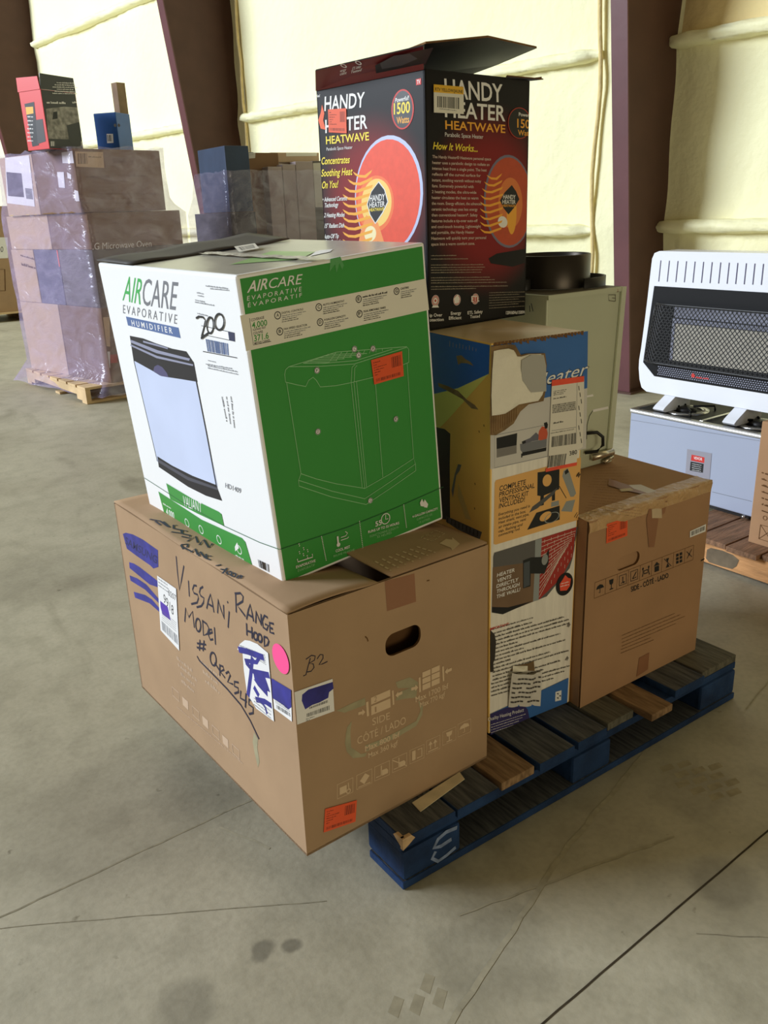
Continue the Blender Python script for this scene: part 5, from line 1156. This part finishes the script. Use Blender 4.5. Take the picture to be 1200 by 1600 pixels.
c = yawbox(JO, JA, -.03, .02, ztop, .77, .62, .455); JB.append((simple_carton(c, 'wide brown carton with a hand hole on top of the tall wrapped load', KD, 'cartons of the tall wrapped load'), c))
c = yawbox(JO, JA, -.03, .65, ztop, .72, .55, .455); JB.append((simple_carton(c, 'brown carton with a picture label at the upper left of the wrapped load', KL, 'cartons of the tall wrapped load'), c))
Z1 = zm(0, 0, 2.4)
t, c = JB[2]; p = Print(front_face(c), Z1, .003); p.clip = True; p.text('LG Microwave Oven', (340, 937), (567, 925), (340, 912), WINK, False); p.greek((470, 955), (555, 948), .02, GREY, .7); p.greek((480, 900), (560, 880), .01, KIN)
p.build('front_print', t)
t, c = JB[0]; p = Print(front_face(c), Z1, .003); p.clip = True; p.pg([(385, 1190), (410, 1188), (412, 1300), (388, 1300)], FADED); p.pg([(412, 1330), (440, 1328), (440, 1360), (414, 1362)], M('small_red_mark', (180, 70, 50), .6)); p.pg([(393, 1320), (412, 1318), (412, 1380), (395, 1382)], PAPER); p.build('front_print', t)
t, c = JB[3]; f_ = left_face(c); p = Print(f_, Z1, .003); p.clip = True; p.pg([(235, 1015), (262, 1015), (268, 1085), (240, 1085)], PAPER); p.pg([(262, 1010), (285, 1010), (290, 1080), (268, 1080)], PAPER); p.pg([(265, 1110), (285, 1110), (287, 1140), (268, 1140)], PAPER); p.st([(232, 900), (238, 1000)], .015, CORAL); p.greek((225, 940), (280, 930), .03, FADED); p.build('side_print', t)
t, c = JB[4]; p = Print(left_face(c), Z1, .003); p.clip = True; p.greek((78, 960), (150, 975), .02, KIN); p.greek((82, 995), (160, 1010), .03, KIN); p.pg([(165, 1010), (205, 1012), (210, 1090), (172, 1085)], PAPER); p.build('side_print', t)
t, c = JB[7]; p = Print(front_face(c), Z1, .003); p.clip = True
p.pg([(420, 592), (470, 590), (472, 610), (425, 612)], KIN); p.pg([(280, 568), (385, 570), (390, 630), (285, 625)], FADED); p.barcode([(290, 575), (325, 575), (327, 615), (292, 615)], KIN, 8); p.greek((330, 590), (380, 592), .012, KIN); p.greek((325, 668), (420, 668), .022, KIN, .8); p.greek((440, 660), (550, 662), .012, KIN)
for i in range(3): p.greek((360, 728 + i * 18), (590 - i * 30, 728 + i * 18), .012, KIN, .5, i)
p.build('front_print', t)
p = Print(left_face(c), Z1, .003); p.clip = True; p.pg([(215, 645), (240, 645), (245, 705), (222, 703)], PAPER); p.pg([(252, 645), (268, 655), (268, 672), (255, 668)], PAPER); p.pg([(232, 572), (278, 565), (280, 612), (236, 612)], PAPER); p.pg([(280, 712), (300, 716), (300, 755), (282, 752)], PAPER); p.build('side_label', t)
t, c = JB[8]; p = Print(left_face(c), Z1, .003); p.clip = True; p.pg([(18, 580), (110, 582), (132, 775), (28, 762)], PAPER); p.pg([(25, 645), (82, 650), (92, 740), (32, 735)], M('oven_picture_ink', (70, 68, 84), .5)); p.pg([(95, 705), (122, 708), (126, 748), (100, 745)], GREY); p.build('picture_label', t)

def film_material(name, alpha, col):
    m = bpy.data.materials.new(name); m.use_nodes = True; nt = m.node_tree; N = nt.nodes.new; L = nt.links.new
    nt.nodes.remove(nt.nodes['Principled BSDF']); out = nt.nodes['Material Output']
    tr = N('ShaderNodeBsdfTransparent'); tr.inputs[0].default_value = (.93, .91, .96, 1); df = N('ShaderNodeBsdfDiffuse'); df.inputs[0].default_value = rgb(col); gl = N('ShaderNodeBsdfGlossy'); gl.inputs['Roughness'].default_value = .22; gl.inputs[0].default_value = (.9, .9, 1, 1)
    tc = N('ShaderNodeTexCoord'); mp = N('ShaderNodeMapping'); mp.inputs['Scale'].default_value = (1.5, 1.5, 3.2); L(tc.outputs['Object'], mp.inputs[0]); no = N('ShaderNodeTexNoise'); no.inputs['Scale'].default_value = 2.5; no.inputs['Detail'].default_value = 6; no.inputs['Distortion'].default_value = 1.2; L(mp.outputs[0], no.inputs['Vector'])
    mr = N('ShaderNodeMapRange'); mr.inputs[1].default_value = .35; mr.inputs[2].default_value = .75; mr.inputs[3].default_value = alpha * .72; mr.inputs[4].default_value = min(.9, alpha * 1.4); L(no.outputs['Fac'], mr.inputs[0])
    a = N('ShaderNodeMixShader'); a.inputs[0].default_value = .30; L(df.outputs[0], a.inputs[1]); L(gl.outputs[0], a.inputs[2])
    bp = N('ShaderNodeBump'); bp.inputs['Strength'].default_value = .5; bp.inputs['Distance'].default_value = .05; L(no.outputs['Fac'], bp.inputs['Height']); L(bp.outputs[0], gl.inputs['Normal']); 
    x = N('ShaderNodeMixShader'); L(mr.outputs[0], x.inputs[0]); L(tr.outputs[0], x.inputs[1]); L(a.outputs[0], x.inputs[2]); L(x.outputs[0], out.inputs[0]); return m
FILM = film_material('stretch_film', .24, (222, 206, 250)); FILM2 = film_material('stretch_film_thin', .20, (176, 166, 190))
def wrap(name, label, o, a, tiers, mat, nseg=14):
    """film pulled round a load: tiers = rings (x0,y0,x1,y1,z) from bottom to top"""
    R = Matrix.Rotation(a, 3, 'Z'); b = MB(); rings = []; rnd = random.Random(len(tiers))
    for (x0, y0, x1, y1, z) in tiers:
        c = [(x0, y0), (x1, y0), (x1, y1), (x0, y1)]; r = []
        for k in range(4):
            p0, p1 = c[k], c[(k + 1) % 4]
            for i in range(nseg):
                t = i / nseg; r.append(V(o) + R @ V((p0[0] + (p1[0] - p0[0]) * t, p0[1] + (p1[1] - p0[1]) * t, 0)) + V((rnd.uniform(-.006, .006), rnd.uniform(-.006, .006), z + rnd.uniform(-.012, .012))))
        rings.append(r)
    n = 4 * nseg
    b.add([q for r in rings for q in r], [[j * n + i, j * n + (i + 1) % n, (j + 1) * n + (i + 1) % n, (j + 1) * n + i] for j in range(len(rings) - 1) for i in range(n)], mat, True)
    o_ = b.build(name); tag(o_, label, 'stretch film'); return o_
e = .022
T_ = [(-.16, -.10, .96, 1.40, .05), (-.10, -.06, .93, 1.38, .13), (-e, -e, .88 + e, 1.33 + e, .22)] + [(-e, -e, .88 + e, 1.33 + e, .22 + i * .11) for i in range(1, 12)] + [(-e - .02, -e, .80, 1.30, 1.49), (-.03 - e, .0 - e + .02, .78, 1.22, 1.56), (-.03 - e, .02 - e, .74 + e, 1.20 + e, 1.66), (-.03 - e, .02 - e, .74 + e, 1.20 + e, 1.78), (-.03 - e, .02 - e, .74 + e, 1.20 + e, 1.925)]
wrap('stretch_film', 'crinkled clear stretch film wrapped round the tall load of cartons on the left', JO, JA, T_, FILM)

# things standing on that load
RK = M('gloss_black_carton', (36, 36, 38), .35, .1, 4, spec=.5); RR = M('gloss_red_carton', (214, 52, 50), .4)
zt2 = ztop + .4555
c = yawbox((1.13, 5.80, 0), .42, .0, .0, zt2, .32, .24, .40)
t = thing('carton', 'black and red carton with a tall open flap on top of the left load', 'box', c[0][0][0])
b = MB(); b.hexa(c, RK, dict(left=RR)); b.build('carton_body', t, .003)
fl_, ff_ = left_face(c), front_face(c); H_ = fl_.h
b = MB(); sheet(b, [fl_.at(-.005, H_), fl_.at(fl_.w, H_), fl_.at(fl_.w - .01, H_ + .085), fl_.at(.0, H_ + .095)], .004, RR); b.build('top_flap', t, label='red flap')
b = MB(); sheet(b, [ff_.at(0, H_), ff_.at(ff_.w, H_), ff_.at(ff_.w - .005, H_ + .10), ff_.at(.01, H_ + .105)], .004, RK); b.build('top_flap', t, label='black flap')
p = Print(ff_, Z1, .0012); p.clip = True
p.pg([(172, 408), (240, 400), (310, 405), (330, 470), (310, 525), (180, 520)], M('scene_print', (150, 146, 140), .5, .5, 25)); p.pg([(200, 420), (214, 418), (216, 445), (196, 448)], INK); p.greek((175, 388), (245, 390), .02, PAPER); p.greek((272, 388), (318, 389), .015, PAPER); p.pg([(250, 470), (330, 460), (338, 530), (260, 535)], RK)
p.barcode([(190, 530), (205, 530), (206, 548), (191, 548)], PAPER, 5); p.barcode([(303, 530), (318, 530), (319, 548), (304, 548)], PAPER, 5); p.build('front_print', t)
p = Print(Face(ff_.at(0, H_) + ff_.n * .001, ff_.at(ff_.w, H_) + ff_.n * .001, ff_.at(0, H_ + .1) + ff_.n * .001), Z1, .004)
for i in range(6): p.greek((212 - (i % 3) * 8, 312 + i * 8), (276 + (i % 3) * 6, 314 + i * 8), .010, PAPER, .6, i)
p.build('flap_print', t)
p = Print(fl_, Z1, .0012); p.clip = True; p.pg([(92, 390), (128, 382), (146, 545), (122, 550)], INK); p.pg([(134, 450), (160, 446), (172, 530), (142, 540)], M('speaker_print', (58, 56, 58), .5)); p.pg([(96, 402), (124, 400), (126, 425), (100, 430)], YELO)
for i in range(7): p.greek((104, 440 + i * 15), (126, 440 + i * 15), .012, PAPER, .6, i)
p.build('side_print', t)
BLU = M('blue_carton', (30, 84, 158), .4, .1, 6, spec=.5); BLU2 = M('light_blue_ink', (64, 132, 196), .4)
c = yawbox((1.70, 5.90, 0), .66, 0, 0, zt2, .20, .20, .275)
t = simple_carton(c, 'small blue carton standing on top of the tall wrapped load', BLU); ff_, fl_ = front_face(c), left_face(c)
p = Print(fl_, Z1, .001); p.clip = True; p.pg([(400, 502), (424, 502), (426, 536), (402, 537)], PAPER); p.barcode([(402, 506), (420, 506), (421, 530), (404, 530)], INK, 6); p.circ((432, 470), .012, GREY); p.circ((446, 470), .012, GREY); p.build('side_print', t)
p = Print(ff_, Z1, .001); p.clip = True; p.pg([(502, 508), (534, 508), (536, 540), (504, 542)], BLU2); p.build('front_print', t)
PK = M('brown_plank', (120, 96, 74), .8, .2, 8); PK2 = M('plank_face', (150, 128, 100), .8, .2, 8)
b = MB(); b.hexa(yawbox(JO, JA, .650, .37, zt2, .078, .078, .53), PK, dict(front=PK2)); o = b.build('wooden_post'); tag(o, 'upright brown wooden post rising behind the small blue carton', 'post')

# ------------------------------------------------------------------ middle background: second wrapped load
KO, KA = (2.86, 6.43, 0), -.02
pk = thing('wooden_pallet', 'wooden pallet under the dark wrapped load, hidden behind the humidifier carton', 'pallet', (3.4, 6.9, 0))
for i in range(6): b = MB(); b.hexa(yawbox(KO, KA, 0, i * .19, .115, 1.15, .16, .02), PP); b.build('deck_board', pk)
for x0 in (0, .55, 1.1): b = MB(); b.hexa(yawbox(KO, KA, x0, 0, .002, .04, 1.1, .112), PP); b.build('stringer', pk)
NAVY = M('navy_carton', (46, 60, 84), .6, .15, 5, .05); KM = M('lilac_grey_carton', (156, 142, 140), .8, .05, 4); BKC = M('black_carton', (44, 42, 42), .6, .1, 5); WHC = M('grey_white_carton', (188, 182, 172), .7)
kb = [(0, 0, 1.42, .24, .62, .57, 'dark navy carton at the upper left corner of the middle wrapped load', NAVY), (0, 0, .137, .26, .9, .62, 'slate carton at the lower left of the middle wrapped load', KBL), (0, 0, .76, .26, .85, .655, 'black carton under the navy one in the middle wrapped load', BKC),
      (.265, .12, 1.10, .345, .5, .84, 'brown carton with a torn white label beside the navy carton', KD), (.42, -.01, 1.10, .15, .12, .71, 'left lilac grey carton in the row of the middle load', KM), (.575, -.01, 1.10, .14, .12, .73, 'second lilac grey carton with a yellow mark in the row', KM), (.72, -.01, 1.10, .19, .12, .755, 'third and widest lilac grey carton in the row', KM), (.915, 0, 1.10, .25, .6, .76, 'charcoal carton with a pale panel right of the lilac cartons', KG_),
      (.27, 0, .137, .50, .9, .95, 'big dark brown carton low in the middle wrapped load', KD), (.78, -.02, .137, .14, .85, .95, 'narrow tan carton in the lower right of the middle load', KL), (.925, 0, .137, .24, .85, .95, 'dark brown carton behind the black heater carton in the middle load', KD)]
for x0, y0, z0, w_, d_, h_, lab, m_ in kb:
    c = yawbox(KO, KA, x0, y0, z0, w_, d_, h_); t = simple_carton(c, lab, m_, 'cartons of the middle wrapped load')
    if 'torn white label' in lab:
        p = Print(front_face(c), zm(280, 190, 5.0), .002); p.clip = True; p.pg([(440, 190), (590, 182), (592, 285), (440, 290)], WHC); p.pg([(380, 215), (420, 210), (436, 240), (420, 275), (385, 280)], PAPER)
        for i in range(5): p.greek((455, 205 + i * 15), (580, 200 + i * 15), .008, GREY, .6, i)
        p.build('torn_label', t)
    if 'yellow mark' in lab: p = Print(front_face(c), zm(280, 190, 5.0), .002); p.clip = True; p.pg([(762, 360), (790, 350), (800, 480), (785, 505), (768, 420)], M('ochre_mark', (196, 160, 60), .6)); p.build('front_print', t)
    if 'pale panel' in lab: p = Print(front_face(c), zm(280, 190, 5.0), .002); p.clip = True; p.pg([(995, 325), (1200, 315), (1200, 670), (1050, 670)], WHC); p.build('front_print', t)
c = yawbox(KO, KA, .62, .30, 1.865, .55, .4, .09); t = simple_carton(c, 'flat tan carton lying across the top of the middle load', KL, 'cartons of the middle wrapped load'); p = Print(front_face(c), zm(280, 190, 5.0), .002); p.clip = True; p.pg([(668, 235), (755, 232), (755, 275), (670, 278)], KG_); p.pg([(835, 240), (1075, 228), (1075, 268), (835, 272)], CREAM); p.build('front_print', t)
e = .03
wrap('stretch_film', 'thin clear stretch film wrapped round the middle load of dark cartons', KO, KA, [(-e, -e, 1.17 + e, .92 + e, .10 + i * .13) for i in range(11)] + [(-e, -e, 1.17 + e, .8, 1.55), (-e, -e, 1.17 + e, .75, 1.66), (-e, -e, 1.17 + e, .7, 1.78)], FILM2)

# ------------------------------------------------------------------ far left: one more carton on a pallet
pm = thing('wooden_pallet', 'wooden pallet at the left edge under the far brown carton', 'pallet', (1.9, 13, 0))
for i in range(5): b = MB(); b.box((1.3, 12.6 + i * .25, .115), (2.4, 12.8 + i * .25, .14), PP); b.build('deck_board', pm)
for x0 in (1.3, 1.8, 2.3): b = MB(); b.box((x0, 12.6, .001), (x0 + .1, 13.8, .1145), PP); b.build('stringer', pm)
c = [[[V((x, y, z)) for z in (.141, 1.63)] for y in (12.65, 13.7)] for x in (1.35, 2.36)]
t = simple_carton(c, 'tall brown carton far back at the left edge beside the wrapped load', KRAFT); p = Print(front_face(c), Z1, .004); p.pg([(-30, 890), (28, 890), (30, 968), (-30, 970)], PAPER); p.text('0', (2, 945), (12, 945), (2, 925), INK, False); p.frame([(-20, 1010), (18, 1010), (20, 1090), (-20, 1092)], .012, KIN); p.build('front_print', t)
